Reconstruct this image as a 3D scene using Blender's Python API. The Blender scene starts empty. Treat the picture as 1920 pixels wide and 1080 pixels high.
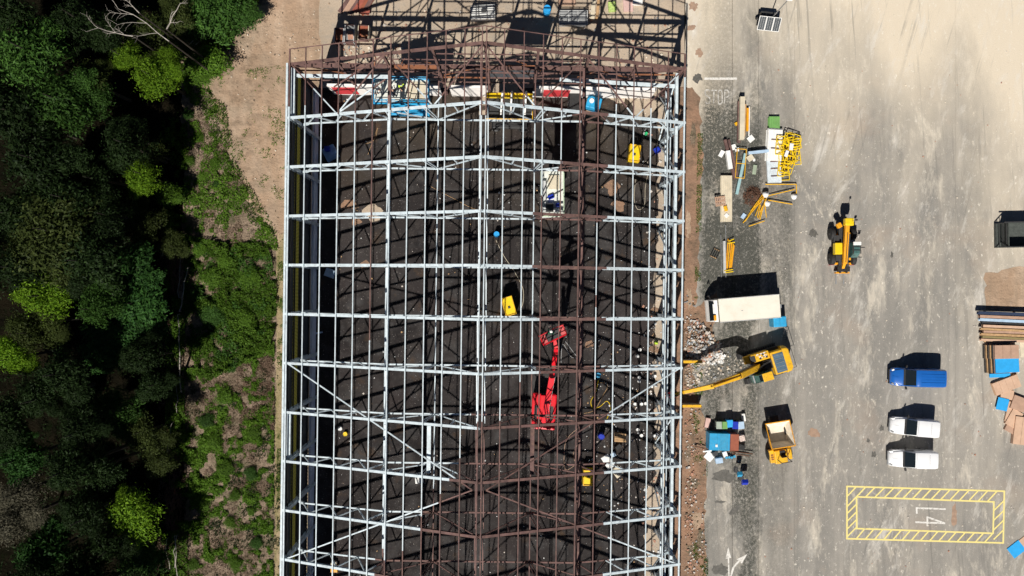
import bpy, bmesh, math, random
import numpy as np
from mathutils import Vector, Matrix
R = math.radians
random.seed(7)
rng = np.random.default_rng(11)
scene = bpy.context.scene
COL = scene.collection

# ---------------------------------------------------------------- camera, sky, sun, exposure
CAMH = 72.0                       # drone altitude, metres; 20 photo pixels = 1 m on the ground
cam_d = bpy.data.cameras.new('camera'); cam_d.sensor_width = 36.0; cam_d.lens = 27.0
cam_d.clip_end = 2000.0
cam = bpy.data.objects.new('camera', cam_d); COL.objects.link(cam)
cam.location = (0, 0, CAMH); cam.rotation_euler = (0, 0, 0)
scene.camera = cam

KX, KY = 0.245, 0.81              # shadow offset per metre of height
sun_dir = Vector((KX, KY, -1.0)).normalized()
elev = math.asin(-sun_dir.z)
world = bpy.data.worlds.new('World'); scene.world = world; world.use_nodes = True
wn = world.node_tree.nodes; wl = world.node_tree.links
sky = wn.new('ShaderNodeTexSky'); sky.sky_type = 'NISHITA'; sky.sun_disc = False
sky.sun_elevation = elev; sky.sun_rotation = math.atan2(-KX, -KY)
sky.air_density = 0.3; sky.dust_density = 0.1; sky.ozone_density = 1.0; sky.altitude = 300
wl.new(sky.outputs[0], wn['Background'].inputs[0]); wn['Background'].inputs[1].default_value = 0.05
sl = bpy.data.lights.new('sun', 'SUN'); sl.energy = 5.0; sl.angle = R(0.5); sl.color = (1.0, 0.95, 0.87)
so = bpy.data.objects.new('sun', sl); COL.objects.link(so)
so.rotation_euler = sun_dir.to_track_quat('-Z', 'Y').to_euler(); so.location = (-20, -60, 80)
scene.view_settings.view_transform = 'Standard'; scene.view_settings.look = 'None'
scene.view_settings.exposure = 0.12; scene.view_settings.gamma = 1.0
scene.cycles.use_denoising = True
scene.cycles.use_adaptive_sampling = True; scene.cycles.adaptive_threshold = .03; scene.cycles.max_bounces = 4; scene.cycles.transparent_max_bounces = 8

# ---------------------------------------------------------------- helpers
def P(px, py, h=0.0):
    """photo pixel of a point h metres above the ground -> world point"""
    k = (CAMH - h) / CAMH / 20.0
    return Vector(((px - 960) * k, (540 - py) * k, h))

class MB:
    def __init__(s): s.v = []; s.f = []; s.m = []
    def add(s, vs, fs, mi=0):
        b = len(s.v); s.v += [tuple(p) for p in vs]
        for i, f in enumerate(fs):
            s.f.append(tuple(b + k for k in f)); s.m.append(mi if isinstance(mi, int) else mi[i])
    def box(s, c, d, rz=0.0, mi=0, top=1.0, rx=0.0, ry=0.0, topx=None, topy=None):
        x, y, z = d[0] / 2, d[1] / 2, d[2] / 2
        tx = top if topx is None else topx; ty = top if topy is None else topy
        vs = [(-x, -y, -z), (x, -y, -z), (x, y, -z), (-x, y, -z), (-x * tx, -y * ty, z), (x * tx, -y * ty, z), (x * tx, y * ty, z), (-x * tx, y * ty, z)]
        M = Matrix.Translation(c) @ Matrix.Rotation(rz, 4, 'Z') @ Matrix.Rotation(ry, 4, 'Y') @ Matrix.Rotation(rx, 4, 'X')
        s.add([M @ Vector(p) for p in vs], [(3, 2, 1, 0), (4, 5, 6, 7), (0, 1, 5, 4), (1, 2, 6, 5), (2, 3, 7, 6), (3, 0, 4, 7)], mi); return s
    def frame(s, p0, p1, up=Vector((0, 0, 1))):
        p0 = Vector(p0); p1 = Vector(p1); d = (p1 - p0).normalized()
        side = d.cross(up)
        if side.length < 1e-4: side = d.cross(Vector((0, 1, 0)))
        side.normalize(); u = side.cross(d).normalized(); return p0, p1, side, u
    def ext(s, p0, p1, prof, mi=0, cap=True, up=Vector((0, 0, 1))):
        p0, p1, a, b = s.frame(p0, p1, up); n = len(prof)
        vs = [p0 + a * x + b * y for x, y in prof] + [p1 + a * x + b * y for x, y in prof]
        fs = [(i, (i + 1) % n, n + (i + 1) % n, n + i) for i in range(n)]
        if cap: fs += [tuple(range(n - 1, -1, -1)), tuple(range(n, 2 * n))]
        s.add(vs, fs, mi); return s
    def beam(s, p0, p1, w, h, mi=0, up=Vector((0, 0, 1))):
        return s.ext(p0, p1, [(-w / 2, -h / 2), (w / 2, -h / 2), (w / 2, h / 2), (-w / 2, h / 2)], mi, True, up)
    def ibeam(s, p0, p1, w, h, mi=0, t=0.03, up=Vector((0, 0, 1))):
        a, b, q = w / 2, h / 2, t / 2
        pr = [(-a, -b), (a, -b), (a, -b + t), (q, -b + t), (q, b - t), (a, b - t), (a, b), (-a, b), (-a, b - t), (-q, b - t), (-q, -b + t), (-a, -b + t)]
        return s.ext(p0, p1, pr, mi, True, up)
    def tube(s, p0, p1, r, n=8, mi=0, r1=None):
        p0, p1, a, b = s.frame(p0, p1); r1 = r if r1 is None else r1
        vs = [p0 + (a * math.cos(2 * math.pi * i / n) + b * math.sin(2 * math.pi * i / n)) * r for i in range(n)]
        vs += [p1 + (a * math.cos(2 * math.pi * i / n) + b * math.sin(2 * math.pi * i / n)) * r1 for i in range(n)]
        fs = [(i, (i + 1) % n, n + (i + 1) % n, n + i) for i in range(n)] + [tuple(range(n - 1, -1, -1)), tuple(range(n, 2 * n))]
        s.add(vs, fs, mi); return s
    def path(s, pts, r, n=5, mi=0):
        for a, b in zip(pts[:-1], pts[1:]):
            if (Vector(a) - Vector(b)).length > 1e-4: s.tube(a, b, r, n, mi)
        return s
    def prism(s, poly, z0, z1, mi=0):
        n = len(poly)
        vs = [(x, y, z0) for x, y in poly] + [(x, y, z1) for x, y in poly]
        fs = [(i, (i + 1) % n, n + (i + 1) % n, n + i) for i in range(n)] + [tuple(range(n - 1, -1, -1)), tuple(range(n, 2 * n))]
        s.add(vs, fs, mi); return s
    def quad(s, a, b, c, d, mi=0): s.add([a, b, c, d], [(0, 1, 2, 3)], mi); return s
    def loft(s, rings, mi=0, cap=True):
        n = len(rings[0]); vs = [p for r in rings for p in r]; fs = []
        for k in range(len(rings) - 1):
            for i in range(n): fs.append((k * n + i, k * n + (i + 1) % n, (k + 1) * n + (i + 1) % n, (k + 1) * n + i))
        if cap: fs += [tuple(range(n - 1, -1, -1)), tuple(range((len(rings) - 1) * n, len(rings) * n))]
        s.add(vs, fs, mi); return s
    def wheel(s, c, r, w, axis='y', n=16, mi=0):
        c = Vector(c); a = Vector((0, 1, 0)) if axis == 'y' else Vector((1, 0, 0))
        pr = [(-w / 2, r * .78), (-w / 2 * .75, r * .97), (-w / 4, r), (w / 4, r), (w / 2 * .75, r * .97), (w / 2, r * .78)]
        e1 = Vector((0, 0, 1)); e2 = a.cross(e1)
        rings = [[c + a * o + (e1 * math.cos(2 * math.pi * i / n) + e2 * math.sin(2 * math.pi * i / n)) * rr for i in range(n)] for o, rr in pr]
        return s.loft(rings, mi)
    def build(s, name, mats, parent=None, loc=None, rz=0.0, bevel=0.0, smooth=False, bang=0.5):
        me = bpy.data.meshes.new(name); me.from_pydata(s.v, [], s.f)
        if not isinstance(mats, (list, tuple)): mats = [mats]
        for m in mats: me.materials.append(m)
        me.polygons.foreach_set('material_index', s.m)
        bm = bmesh.new(); bm.from_mesh(me)
        bmesh.ops.recalc_face_normals(bm, faces=bm.faces[:])
        if bevel > 0:
            es = [e for e in bm.edges if len(e.link_faces) == 2 and e.calc_face_angle(0) > bang]
            if es: bmesh.ops.bevel(bm, geom=es, offset=bevel, segments=2, affect='EDGES', profile=.6, clamp_overlap=True)
        bm.to_mesh(me); bm.free()
        if smooth:
            me.polygons.foreach_set('use_smooth', [True] * len(me.polygons))
            me.set_sharp_from_angle(angle=R(38))
        o = bpy.data.objects.new(name, me); COL.objects.link(o)
        if parent is not None: o.parent = parent
        if loc is not None: o.location = loc
        o.rotation_euler = (0, 0, rz); return o

def tag(o, label=None, cat=None, group=None, kind=None):
    if label: o['label'] = label
    if cat: o['category'] = cat
    if group: o['group'] = group
    if kind: o['kind'] = kind
    return o
def thing(name, label, cat, loc, rz=0.0, group=None):
    o = bpy.data.objects.new(name, None); COL.objects.link(o); o.location = loc; o.rotation_euler = (0, 0, rz)
    o.empty_display_size = .3
    return tag(o, label, cat, group)
def copy_tree(o, parent=None):
    c = o.copy(); COL.objects.link(c); c.parent = parent
    for ch in o.children: copy_tree(ch, c)
    return c
def inst(src, name, parent, loc=None, rot=None, scale=None):
    c = bpy.data.objects.new(name, src.data); COL.objects.link(c); c.parent = parent
    if loc is not None: c.location = loc
    if rot is not None: c.rotation_euler = rot
    if scale is not None: c.scale = scale
    return c

# ---------------------------------------------------------------- materials
MATS = {}
def mat(name, col, rough=.55, var=.12, scale=2.5, dirt=None, dirt_amt=.45, metal=0.0, spec=.5, bump=0.0, bscale=40, coat=0.0):
    if name in MATS: return MATS[name]
    m = bpy.data.materials.new(name); m.use_nodes = True; t = m.node_tree; N = t.nodes; L = t.links
    b = N['Principled BSDF']; b.inputs['Roughness'].default_value = rough; b.inputs['Metallic'].default_value = metal
    b.inputs['Specular IOR Level'].default_value = spec
    if coat: b.inputs['Coat Weight'].default_value = coat; b.inputs['Coat Roughness'].default_value = .08
    g = N.new('ShaderNodeNewGeometry')
    n = N.new('ShaderNodeTexNoise'); n.inputs['Scale'].default_value = scale; n.inputs['Detail'].default_value = 6
    L.new(g.outputs['Position'], n.inputs['Vector'])
    mp = N.new('ShaderNodeMapRange'); mp.inputs[1].default_value = .3; mp.inputs[2].default_value = .7
    mp.inputs[3].default_value = 1 - var; mp.inputs[4].default_value = 1 + var
    L.new(n.outputs[0], mp.inputs[0])
    mx = N.new('ShaderNodeMix'); mx.data_type = 'RGBA'; mx.blend_type = 'MULTIPLY'; mx.inputs[0].default_value = 1
    mx.inputs[6].default_value = (*col, 1); L.new(mp.outputs[0], mx.inputs[7])
    out = mx.outputs[2]
    if dirt:
        n2 = N.new('ShaderNodeTexNoise'); n2.inputs['Scale'].default_value = scale * 2.3; n2.inputs['Detail'].default_value = 8
        n2.inputs['Roughness'].default_value = .7
        L.new(g.outputs['Position'], n2.inputs['Vector'])
        r = N.new('ShaderNodeMapRange'); r.inputs[1].default_value = .5; r.inputs[2].default_value = .72
        r.inputs[3].default_value = 0; r.inputs[4].default_value = dirt_amt; L.new(n2.outputs[0], r.inputs[0])
        m2 = N.new('ShaderNodeMix'); m2.data_type = 'RGBA'; L.new(r.outputs[0], m2.inputs[0]); L.new(out, m2.inputs[6])
        m2.inputs[7].default_value = (*dirt, 1); out = m2.outputs[2]
    L.new(out, b.inputs['Base Color'])
    if bump:
        n3 = N.new('ShaderNodeTexNoise'); n3.inputs['Scale'].default_value = bscale; n3.inputs['Detail'].default_value = 5
        L.new(g.outputs['Position'], n3.inputs['Vector'])
        bp = N.new('ShaderNodeBump'); bp.inputs['Strength'].default_value = bump; bp.inputs['Distance'].default_value = .1
        L.new(n3.outputs[0], bp.inputs['Height']); L.new(bp.outputs[0], b.inputs['Normal'])
    MATS[name] = m; return m

class NT:
    """small node-graph writer for the ground materials"""
    def __init__(s, name, rough=.9):
        s.m = bpy.data.materials.new(name); s.m.use_nodes = True; s.t = s.m.node_tree; s.N = s.t.nodes; s.L = s.t.links
        s.b = s.N['Principled BSDF']; s.b.inputs['Roughness'].default_value = rough; s.b.inputs['Specular IOR Level'].default_value = .25
        s.g = s.N.new('ShaderNodeNewGeometry').outputs['Position']; MATS[name] = s.m
    def vec(s, sx, sy, off=(0, 0, 0)):
        n = s.N.new('ShaderNodeMapping'); n.inputs['Scale'].default_value = (sx, sy, 1); n.inputs['Location'].default_value = off
        s.L.new(s.g, n.inputs['Vector']); return n.outputs[0]
    def noise(s, scale, sx=1, sy=1, detail=6, rough=.55, off=(0, 0, 0), dist=0):
        n = s.N.new('ShaderNodeTexNoise'); n.inputs['Scale'].default_value = scale; n.inputs['Detail'].default_value = detail
        n.inputs['Roughness'].default_value = rough; n.inputs['Distortion'].default_value = dist
        s.L.new(s.vec(sx, sy, off), n.inputs['Vector']); return n.outputs[0]
    def rng(s, v, a, b, c=0.0, d=1.0):
        n = s.N.new('ShaderNodeMapRange'); n.inputs[1].default_value = a; n.inputs[2].default_value = b
        n.inputs[3].default_value = c; n.inputs[4].default_value = d; s.L.new(v, n.inputs[0]); return n.outputs[0]
    def math(s, op, a, b=None):
        n = s.N.new('ShaderNodeMath'); n.operation = op
        for i, v in enumerate((a, b)):
            if v is None: continue
            if isinstance(v, (int, float)): n.inputs[i].default_value = v
            else: s.L.new(v, n.inputs[i])
        return n.outputs[0]
    def xyz(s):
        n = s.N.new('ShaderNodeSeparateXYZ'); s.L.new(s.g, n.inputs[0]); return n.outputs
    def mix(s, f, a, b, mode='MIX'):
        n = s.N.new('ShaderNodeMix'); n.data_type = 'RGBA'; n.blend_type = mode
        if isinstance(f, (int, float)): n.inputs[0].default_value = f
        else: s.L.new(f, n.inputs[0])
        for i, v in ((6, a), (7, b)):
            if isinstance(v, tuple): n.inputs[i].default_value = (*v, 1)
            else: s.L.new(v, n.inputs[i])
        return n.outputs[2]
    def band(s, v, a, b, w):
        return s.math('MULTIPLY', s.rng(v, a - w, a + w), s.rng(v, b - w, b + w, 1, 0))
    def done(s, col, bump=None, strength=.4, dist=.1):
        s.L.new(col, s.b.inputs['Base Color'])
        if bump is not None:
            n = s.N.new('ShaderNodeBump'); n.inputs['Strength'].default_value = strength; n.inputs['Distance'].default_value = dist
            s.L.new(bump, n.inputs['Height']); s.L.new(n.outputs[0], s.b.inputs['Normal'])
        return s.m

# yard concrete: grey, streaked along the traffic lanes, dusted with sand, moss-stained lane beside the building
t = NT('yard_concrete', .85); X, Y, Z = t.xyz()
def rot_noise(scale, sx, sy, ang, detail, rough, off):
    n = t.N.new('ShaderNodeMapping'); n.vector_type = 'TEXTURE'; n.inputs['Rotation'].default_value = (0, 0, R(ang)); t.L.new(t.g, n.inputs['Vector'])
    m = t.N.new('ShaderNodeMapping'); m.inputs['Scale'].default_value = (sx, sy, 1); m.inputs['Location'].default_value = off; t.L.new(n.outputs[0], m.inputs['Vector'])
    q = t.N.new('ShaderNodeTexNoise'); q.inputs['Scale'].default_value = scale; q.inputs['Detail'].default_value = detail; q.inputs['Roughness'].default_value = rough
    t.L.new(m.outputs[0], q.inputs['Vector']); return q.outputs[0]
big = t.noise(.06, off=(3, 1, 0), detail=5)
c = t.mix(t.rng(big, .35, .65), (.212, .204, .188), (.285, .266, .238))
st = t.noise(.5, 1, .10, detail=5)
c = t.mix(t.rng(st, .40, .70, 0, .6), c, (.47, .43, .375))
st2 = t.noise(1.5, 1, .045, detail=4, off=(9, 2, 0))
c = t.mix(t.rng(st2, .46, .70, 0, .5), c, (.205, .20, .186))
mot = t.noise(1.1, detail=8, rough=.7, off=(11, 5, 0))
c = t.mix(t.rng(mot, .48, .72, 0, .4), c, (.40, .37, .33))
mo2 = t.noise(.3, detail=8, rough=.65, off=(41, 5, 0))
c = t.mix(t.rng(mo2, .5, .68, 0, .45), c, (.225, .218, .203))
red = t.noise(.16, detail=5, off=(21, 5, 0))
c = t.mix(t.rng(red, .57, .75, 0, .4), c, (.42, .31, .23))
# sand dust blown over the far (north) end and the east side of the yard
dn = t.noise(.10, 1, .4, detail=7, rough=.6, off=(5, 7, 0))
dust = t.math('ADD', t.rng(Y, 2, 30, -.1, 1.0), t.rng(X, 26, 46, -.08, .42))
dust = t.math('ADD', dust, t.math('MULTIPLY', t.math('SUBTRACT', dn, .5), 2.2))
c = t.mix(t.rng(dust, .22, 1.05, 0, .95), c, (.70, .61, .48))
# pale scuffs: dried slurry dragged along by the wheels
for k, (an, sc, a0, a1) in enumerate(((0, .36, .545, .66), (-14, .5, .555, .67), (18, .45, .57, .68), (-30, .4, .58, .69))):
    q = rot_noise(sc, 1, .28, an, 9, .74, (7 * k + 1, 4 + 3 * k, 0))
    c = t.mix(t.rng(q, a0, a1, 0, .62), c, (.72, .65, .54) if k % 2 == 0 else (.68, .645, .59))
pk = t.noise(3.2, 1, .6, detail=4, rough=.65, off=(2, 2, 0))
c = t.mix(t.math('MULTIPLY', t.rng(pk, .61, .68, 0, .9), t.rng(dn, .32, .55)), c, (.76, .71, .62))
pk2 = t.noise(1.4, 1, .5, detail=9, rough=.8, off=(62, 2, 0))
c = t.mix(t.rng(pk2, .60, .67, 0, .8), c, (.72, .65, .54))
pk3 = t.noise(2.4, detail=9, rough=.8, off=(82, 2, 0))
c = t.mix(t.rng(pk3, .62, .69, 0, .7), c, (.10, .096, .088))
# thin dark tyre lines
ty = rot_noise(2.6, 1, .03, 4, 3, .5, (3, 3, 0)); ty2 = rot_noise(2.2, 1, .03, -16, 3, .5, (8, 1, 0))
c = t.mix(t.math('MULTIPLY', t.rng(ty, .60, .66, 0, .4), t.rng(big, .4, .6)), c, (.13, .128, .12)); c = t.mix(t.math('MULTIPLY', t.rng(ty2, .62, .68, 0, .35), t.rng(mo2, .4, .6)), c, (.14, .138, .13))
# dark moss in the lane along the building
lane = t.math('ADD', t.band(t.math('ADD', X, t.math('MULTIPLY', t.math('SUBTRACT', t.noise(.8, detail=7, rough=.7, off=(71, 3, 0)), .5), 2.2)), 17.8, 23.0, .5), t.math('MULTIPLY', t.band(X, 23.0, 26.5, .7), .4))
ms = t.noise(.42, 1, .35, detail=5, off=(8, 3, 0)); mf = t.noise(4.2, 1, .8, detail=9, rough=.82)
moss = t.math('MULTIPLY', t.math('MULTIPLY', lane, t.rng(ms, .36, .50)), t.rng(mf, .36, .54))
moss = t.math('ADD', moss, t.math('MULTIPLY', t.math('MULTIPLY', lane, t.rng(t.math('ADD', t.band(Y, -2.5, 15.0, 4.5), t.math('MULTIPLY', t.math('SUBTRACT', t.noise(.35, detail=6, off=(61, 3, 0)), .5), 1.6)), .1, .8)), t.math('MULTIPLY', t.rng(mf, .40, .56, .12, 1.0), t.rng(t.noise(.9, 1, .6, detail=7, rough=.7, off=(51, 3, 0)), .34, .56, .35, 1.0))))
clean = t.math('MULTIPLY', t.band(X, 18.3, 20.6, .25), t.rng(Y, -17.2, -15.6, 1, 0))
moss = t.math('MULTIPLY', moss, t.math('SUBTRACT', 1.0, t.math('MULTIPLY', clean, .85)))
moss = t.math('MINIMUM', t.math('MULTIPLY', moss, t.rng(Y, 15, 22, 1, .3)), 1.0)
c = t.mix(t.math('MULTIPLY', moss, .93), c, (.045, .048, .040))
fg = t.noise(13, detail=6, rough=.8, off=(3, 9, 0))
c = t.mix(t.rng(fg, .52, .68, 0, .3), c, (.17, .166, .153))
c = t.mix(t.rng(fg, .34, .46, .4, 0), c, (.52, .49, .44))
t.done(c, t.noise(9, detail=7, rough=.7), .4, .07)

t = NT('apron_concrete', .9)
c = t.mix(t.rng(t.noise(.12, detail=5), .35, .65), (.36, .29, .22), (.52, .42, .32))
c = t.mix(t.rng(t.noise(.8, detail=8, rough=.7), .5, .68, 0, .6), c, (.3, .28, .25))
c = t.mix(t.rng(t.noise(6, detail=6, rough=.8), .55, .7, 0, .75), c, (.15, .13, .11))
c = t.mix(t.rng(t.noise(4, detail=6, rough=.8, off=(3, 3, 0)), .6, .72, 0, .8), c, (.62, .53, .44))
t.done(c, t.noise(5, detail=8, rough=.75), .5, .12)

t = NT('hall_floor', .9); t.b.inputs['Specular IOR Level'].default_value = .04; X, Y, Z = t.xyz()
c = t.mix(t.rng(t.noise(.09, detail=6, off=(6, 1, 0)), .35, .65), (.0235, .0208, .021), (.044, .039, .038))
c = t.mix(t.rng(t.noise(.33, detail=8, rough=.65, off=(2, 8, 0)), .5, .66, 0, .75), c, (.078, .075, .075))
c = t.mix(t.rng(t.noise(.5, detail=7, rough=.6, off=(4, 2, 0)), .58, .72, 0, .7), c, (.088, .055, .033))
fl = t.noise(.22, detail=7, rough=.7, off=(17, 3, 0))
c = t.mix(t.rng(fl, .5, .68, 0, .7), c, (.013, .012, .013))
fl2 = t.noise(.7, detail=9, rough=.75, off=(13, 23, 0))
c = t.mix(t.rng(fl2, .52, .68, 0, .6), c, (.068, .060, .055))
fl3 = t.noise(.13, detail=5, off=(43, 23, 0))
c = t.mix(t.rng(fl3, .5, .66, 0, .5), c, (.043, .033, .033))
fl4 = t.noise(1.2, detail=8, rough=.7, off=(53, 3, 0))
c = t.mix(t.math('MULTIPLY', t.rng(fl4, .58, .68, 0, .7), t.rng(fl, .35, .5, 1, 0)), c, (.14, .125, .11))
c = t.mix(t.math('MULTIPLY', t.rng(Y, 5, 16, 0, .55), t.rng(t.noise(.15, detail=5, off=(1, 1, 0)), .4, .6)), c, (.085, .065, .045))
sp = t.noise(7, detail=4, rough=.6, off=(5, 5, 0)); spm = t.noise(.25, detail=4, off=(7, 7, 0))
c = t.mix(t.math('MULTIPLY', t.rng(sp, .63, .70, 0, .9), t.rng(spm, .32, .58)), c, (.34, .31, .29))
t.done(c, t.noise(8, detail=7, rough=.7), .3, .05)

t = NT('bare_earth', .95)
c = t.mix(t.rng(t.noise(.16, detail=6), .35, .65), (.43, .295, .20), (.32, .225, .155))
c = t.mix(t.rng(t.noise(.7, 1, .3, detail=7, rough=.6, off=(3, 2, 0)), .45, .7, 0, .6), c, (.57, .44, .33))
c = t.mix(t.rng(t.noise(.35, detail=7, rough=.6, off=(33, 2, 0)), .5, .68, 0, .6), c, (.27, .205, .15))
X, Y, Z = t.xyz(); wst = t.rng(X, -24.5, -21.5, 1, 0)
c = t.mix(t.math('MULTIPLY', wst, t.rng(t.noise(.9, detail=9, rough=.75, off=(15, 2, 0)), .46, .6, 0, .65)), c, (.17, .125, .085))
c = t.mix(t.math('MULTIPLY', wst, t.rng(t.noise(.25, detail=7, rough=.65, off=(25, 2, 0)), .48, .62, 0, .6)), c, (.34, .27, .20))
c = t.mix(t.math('MULTIPLY', t.rng(X, -23.5, -21.5), t.rng(t.noise(1.6, 1, .05, detail=3, off=(13, 2, 0)), .50, .62, 0, .5)), c, (.29, .215, .15))
c = t.mix(t.rng(t.noise(2.2, detail=9, rough=.75, off=(8, 8, 0)), .56, .68, 0, .6), c, (.2, .15, .1))
t.done(c, t.math('ADD', t.noise(1.3, detail=9, rough=.7), t.noise(.5, detail=6, rough=.6)), .6, .3)

t = NT('red_earth', .95)
c = t.mix(t.rng(t.noise(.3, detail=6), .35, .65), (.34, .20, .13), (.22, .145, .10))
c = t.mix(t.rng(t.noise(.7, detail=8, rough=.7, off=(5, 2, 0)), .48, .64, 0, .8), c, (.13, .095, .065))
c = t.mix(t.rng(t.noise(1.8, detail=9, rough=.75), .5, .68, 0, .5), c, (.42, .27, .18))
t.done(c, t.noise(2.5, detail=9, rough=.7), .7, .2)

t = NT('scrub_soil', .95)
c = t.mix(t.rng(t.noise(.3, detail=8, rough=.65), .38, .62), (.20, .15, .10), (.42, .315, .235))
c = t.mix(t.rng(t.noise(2.0, detail=9, rough=.75, off=(3, 1, 0)), .5, .66, 0, .75), c, (.05, .04, .025))
c = t.mix(t.rng(t.noise(.5, detail=6, off=(9, 1, 0)), .5, .66, 0, .5), c, (.06, .085, .03))
t.done(c, t.noise(1.6, detail=10, rough=.75), 1.0, .5)

t = NT('shade_dark_forest_floor', .95); t.b.inputs['Specular IOR Level'].default_value = 0
c = t.mix(t.rng(t.noise(.4, detail=8, rough=.65), .38, .62), (.006, .006, .004), (.016, .013, .008))  # litter colour pushed near black: the shade under the trees is painted in
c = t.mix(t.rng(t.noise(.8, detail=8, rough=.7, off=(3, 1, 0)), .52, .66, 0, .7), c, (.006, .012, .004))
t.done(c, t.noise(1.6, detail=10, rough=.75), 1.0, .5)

t = NT('grass_verge', .95)
c = t.mix(t.rng(t.noise(.6, 1, .4, detail=8, rough=.65), .40, .62), (.44, .33, .22), (.24, .21, .09))
c = t.mix(t.rng(t.noise(3, detail=8, rough=.7, off=(3, 1, 0)), .52, .66, 0, .5), c, (.09, .10, .03))
t.done(c, t.noise(5, detail=8, rough=.75), .8, .2)

def worn_paint(name, col, under, lo=.36, hi=.5):
    t = NT(name, .7)
    n = t.noise(3.2, detail=9, rough=.75, off=(1, 6, 0))
    t.done(t.mix(t.rng(n, lo, hi, .0, 1), under, col)); return MATS[name]
worn_paint('worn_white', (.72, .70, .66), (.30, .28, .25))
worn_paint('faded_white', (.66, .64, .60), (.30, .285, .26), .44, .58)
worn_paint('worn_yellow', (.80, .68, .26), (.42, .38, .27), .26, .40)

WHITE = mat('white_paint', (.60, .69, .74), .5, .14, 1.6, (.26, .25, .24), .6)
RUST = mat('rusty_primer', (.135, .075, .068), .8, .4, 1.2, (.27, .16, .12), .7)
ORANGE_RUST = mat('orange_rust', (.27, .105, .05), .85, .3, 2)
DARKCLAD = mat('dark_cladding', (.075, .085, .10), .5, .1, 1)
BLUEGREY = mat('blue_grey_wall', (.74, .80, .92), .8, .12, 1)
WALLWHITE = mat('white_block', (.88, .85, .82), .8, .06, 1.5, (.6, .48, .42), .25)
REDPAINT = mat('red_sign_paint', (.62, .05, .06), .6, .15, 3)
CREAM = mat('cream_sheet', (.62, .55, .42), .7, .12, 2)
YEL = mat('machine_yellow', (.80, .44, .015), .45, .12, 3, (.22, .13, .05), .65, coat=.1)
BYEL = mat('bright_yellow', (.86, .60, .01), .4, .06, 3, (.4, .28, .08), .3, coat=.2)
ORG = mat('machine_orange', (.82, .36, .012), .4, .08, 3, (.25, .12, .04), .4, coat=.2)
BLACK = mat('black_rubber', (.018, .018, .019), .75, .2, 6, (.09, .08, .07), .4)
DKST = mat('dark_steel', (.035, .036, .038), .55, .2, 4, (.10, .08, .06), .35)
STEEL = mat('bare_steel', (.42, .43, .44), .4, .15, 4, (.22, .17, .13), .3, metal=.7)
GREY = mat('grey_paint', (.25, .26, .27), .5, .12, 3, (.15, .13, .11), .3)
LGREY = mat('light_grey', (.55, .56, .56), .55, .1, 3, (.3, .27, .24), .3)
GLASS = mat('dark_glass', (.012, .018, .022), .06, .05, 2, spec=.9)
BGLASS = mat('tinted_glass', (.10, .16, .22), .12, .2, 3, spec=.8)
VANBLUE = mat('van_blue', (.012, .12, .46), .28, .04, 2, coat=.6)
VANWHITE = mat('van_white', (.86, .87, .89), .28, .03, 1.5, coat=.5)
RED = mat('lift_red', (.70, .008, .02), .4, .08, 3, (.3, .02, .02), .3, coat=.3)
CYAN = mat('lift_cyan', (.02, .33, .62), .45, .12, 3, (.25, .35, .4), .3)
TBLUE = mat('tarp_blue', (.02, .36, .78), .6, .08, 3)
NAVY = mat('royal_blue', (.012, .035, .42), .4, .1, 3)
SKYB = mat('sky_blue', (.03, .30, .52), .5, .12, 3, (.2, .3, .34), .3)
PALEB = mat('pale_blue', (.42, .56, .72), .6, .12, 3)
GREEN = mat('sheet_green', (.16, .36, .10), .6, .12, 2, (.25, .3, .2), .3)
PWHITE = mat('plain_white', (.82, .82, .80), .6, .06, 3, (.5, .46, .4), .25)
TIMB = mat('timber', (.48, .30, .15), .8, .2, 4, (.28, .18, .1), .4)
BOARD = mat('brown_board', (.44, .28, .20), .75, .12, 2, (.55, .38, .28), .4)
PALEBOARD = mat('pale_board', (.60, .40, .28), .75, .1, 2, (.48, .30, .2), .4)
SAND = mat('sand_dust', (.74, .66, .54), .9, .15, 3)
HIVIS = mat('hi_vis', (.62, .85, .06), .7, .08, 5)
HIGREEN = mat('hi_green', (.02, .42, .16), .7, .1, 5)
SKIN = mat('skin', (.48, .29, .21), .6, .05, 5)
DENIM = mat('dark_trousers', (.03, .035, .055), .8, .15, 5)
BRICK = mat('rubble_brick', (.42, .21, .14), .9, .3, 3, (.62, .54, .46), .6)
STONE = mat('rubble_white', (.56, .51, .46), .9, .2, 3, (.4, .3, .24), .5)
BARK = mat('bark', (.035, .028, .02), .9, .3, 4)
BIRCH = mat('birch_bark', (.62, .56, .46), .8, .25, 5, (.2, .16, .12), .6)
TWIG = mat('dry_twig', (.13, .065, .04), .9, .3, 4)
# ---------------------------------------------------------------- ground sheets
def sheet(name, pix, z, m, jit=.0, step=1.0, parent=None, thick=0.0, kind='structure'):
    pts = [P(*p) for p in pix]; out = []
    rr = random.Random(len(name) * 13 + len(pix))
    for a, b in zip(pts, pts[1:] + pts[:1]):
        n = max(1, int((b - a).length / step)) if jit else 1
        for k in range(n):
            q = a.lerp(b, k / n)
            if jit: q = q + Vector((rr.uniform(-jit, jit), rr.uniform(-jit, jit), 0))
            out.append((q.x, q.y))
    me = bpy.data.meshes.new(name); bm = bmesh.new()
    vs = [bm.verts.new((x, y, z)) for x, y in out]; f = bm.faces.new(vs)
    if f.normal.z < 0 or True:
        bm.normal_update()
        if f.normal.z < 0: f.normal_flip()
    bmesh.ops.triangulate(bm, faces=bm.faces[:])
    bm.to_mesh(me); bm.free(); me.materials.append(m)
    o = bpy.data.objects.new(name, me); COL.objects.link(o)
    if parent is None: o['kind'] = kind
    else: o.parent = parent
    return o

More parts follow.
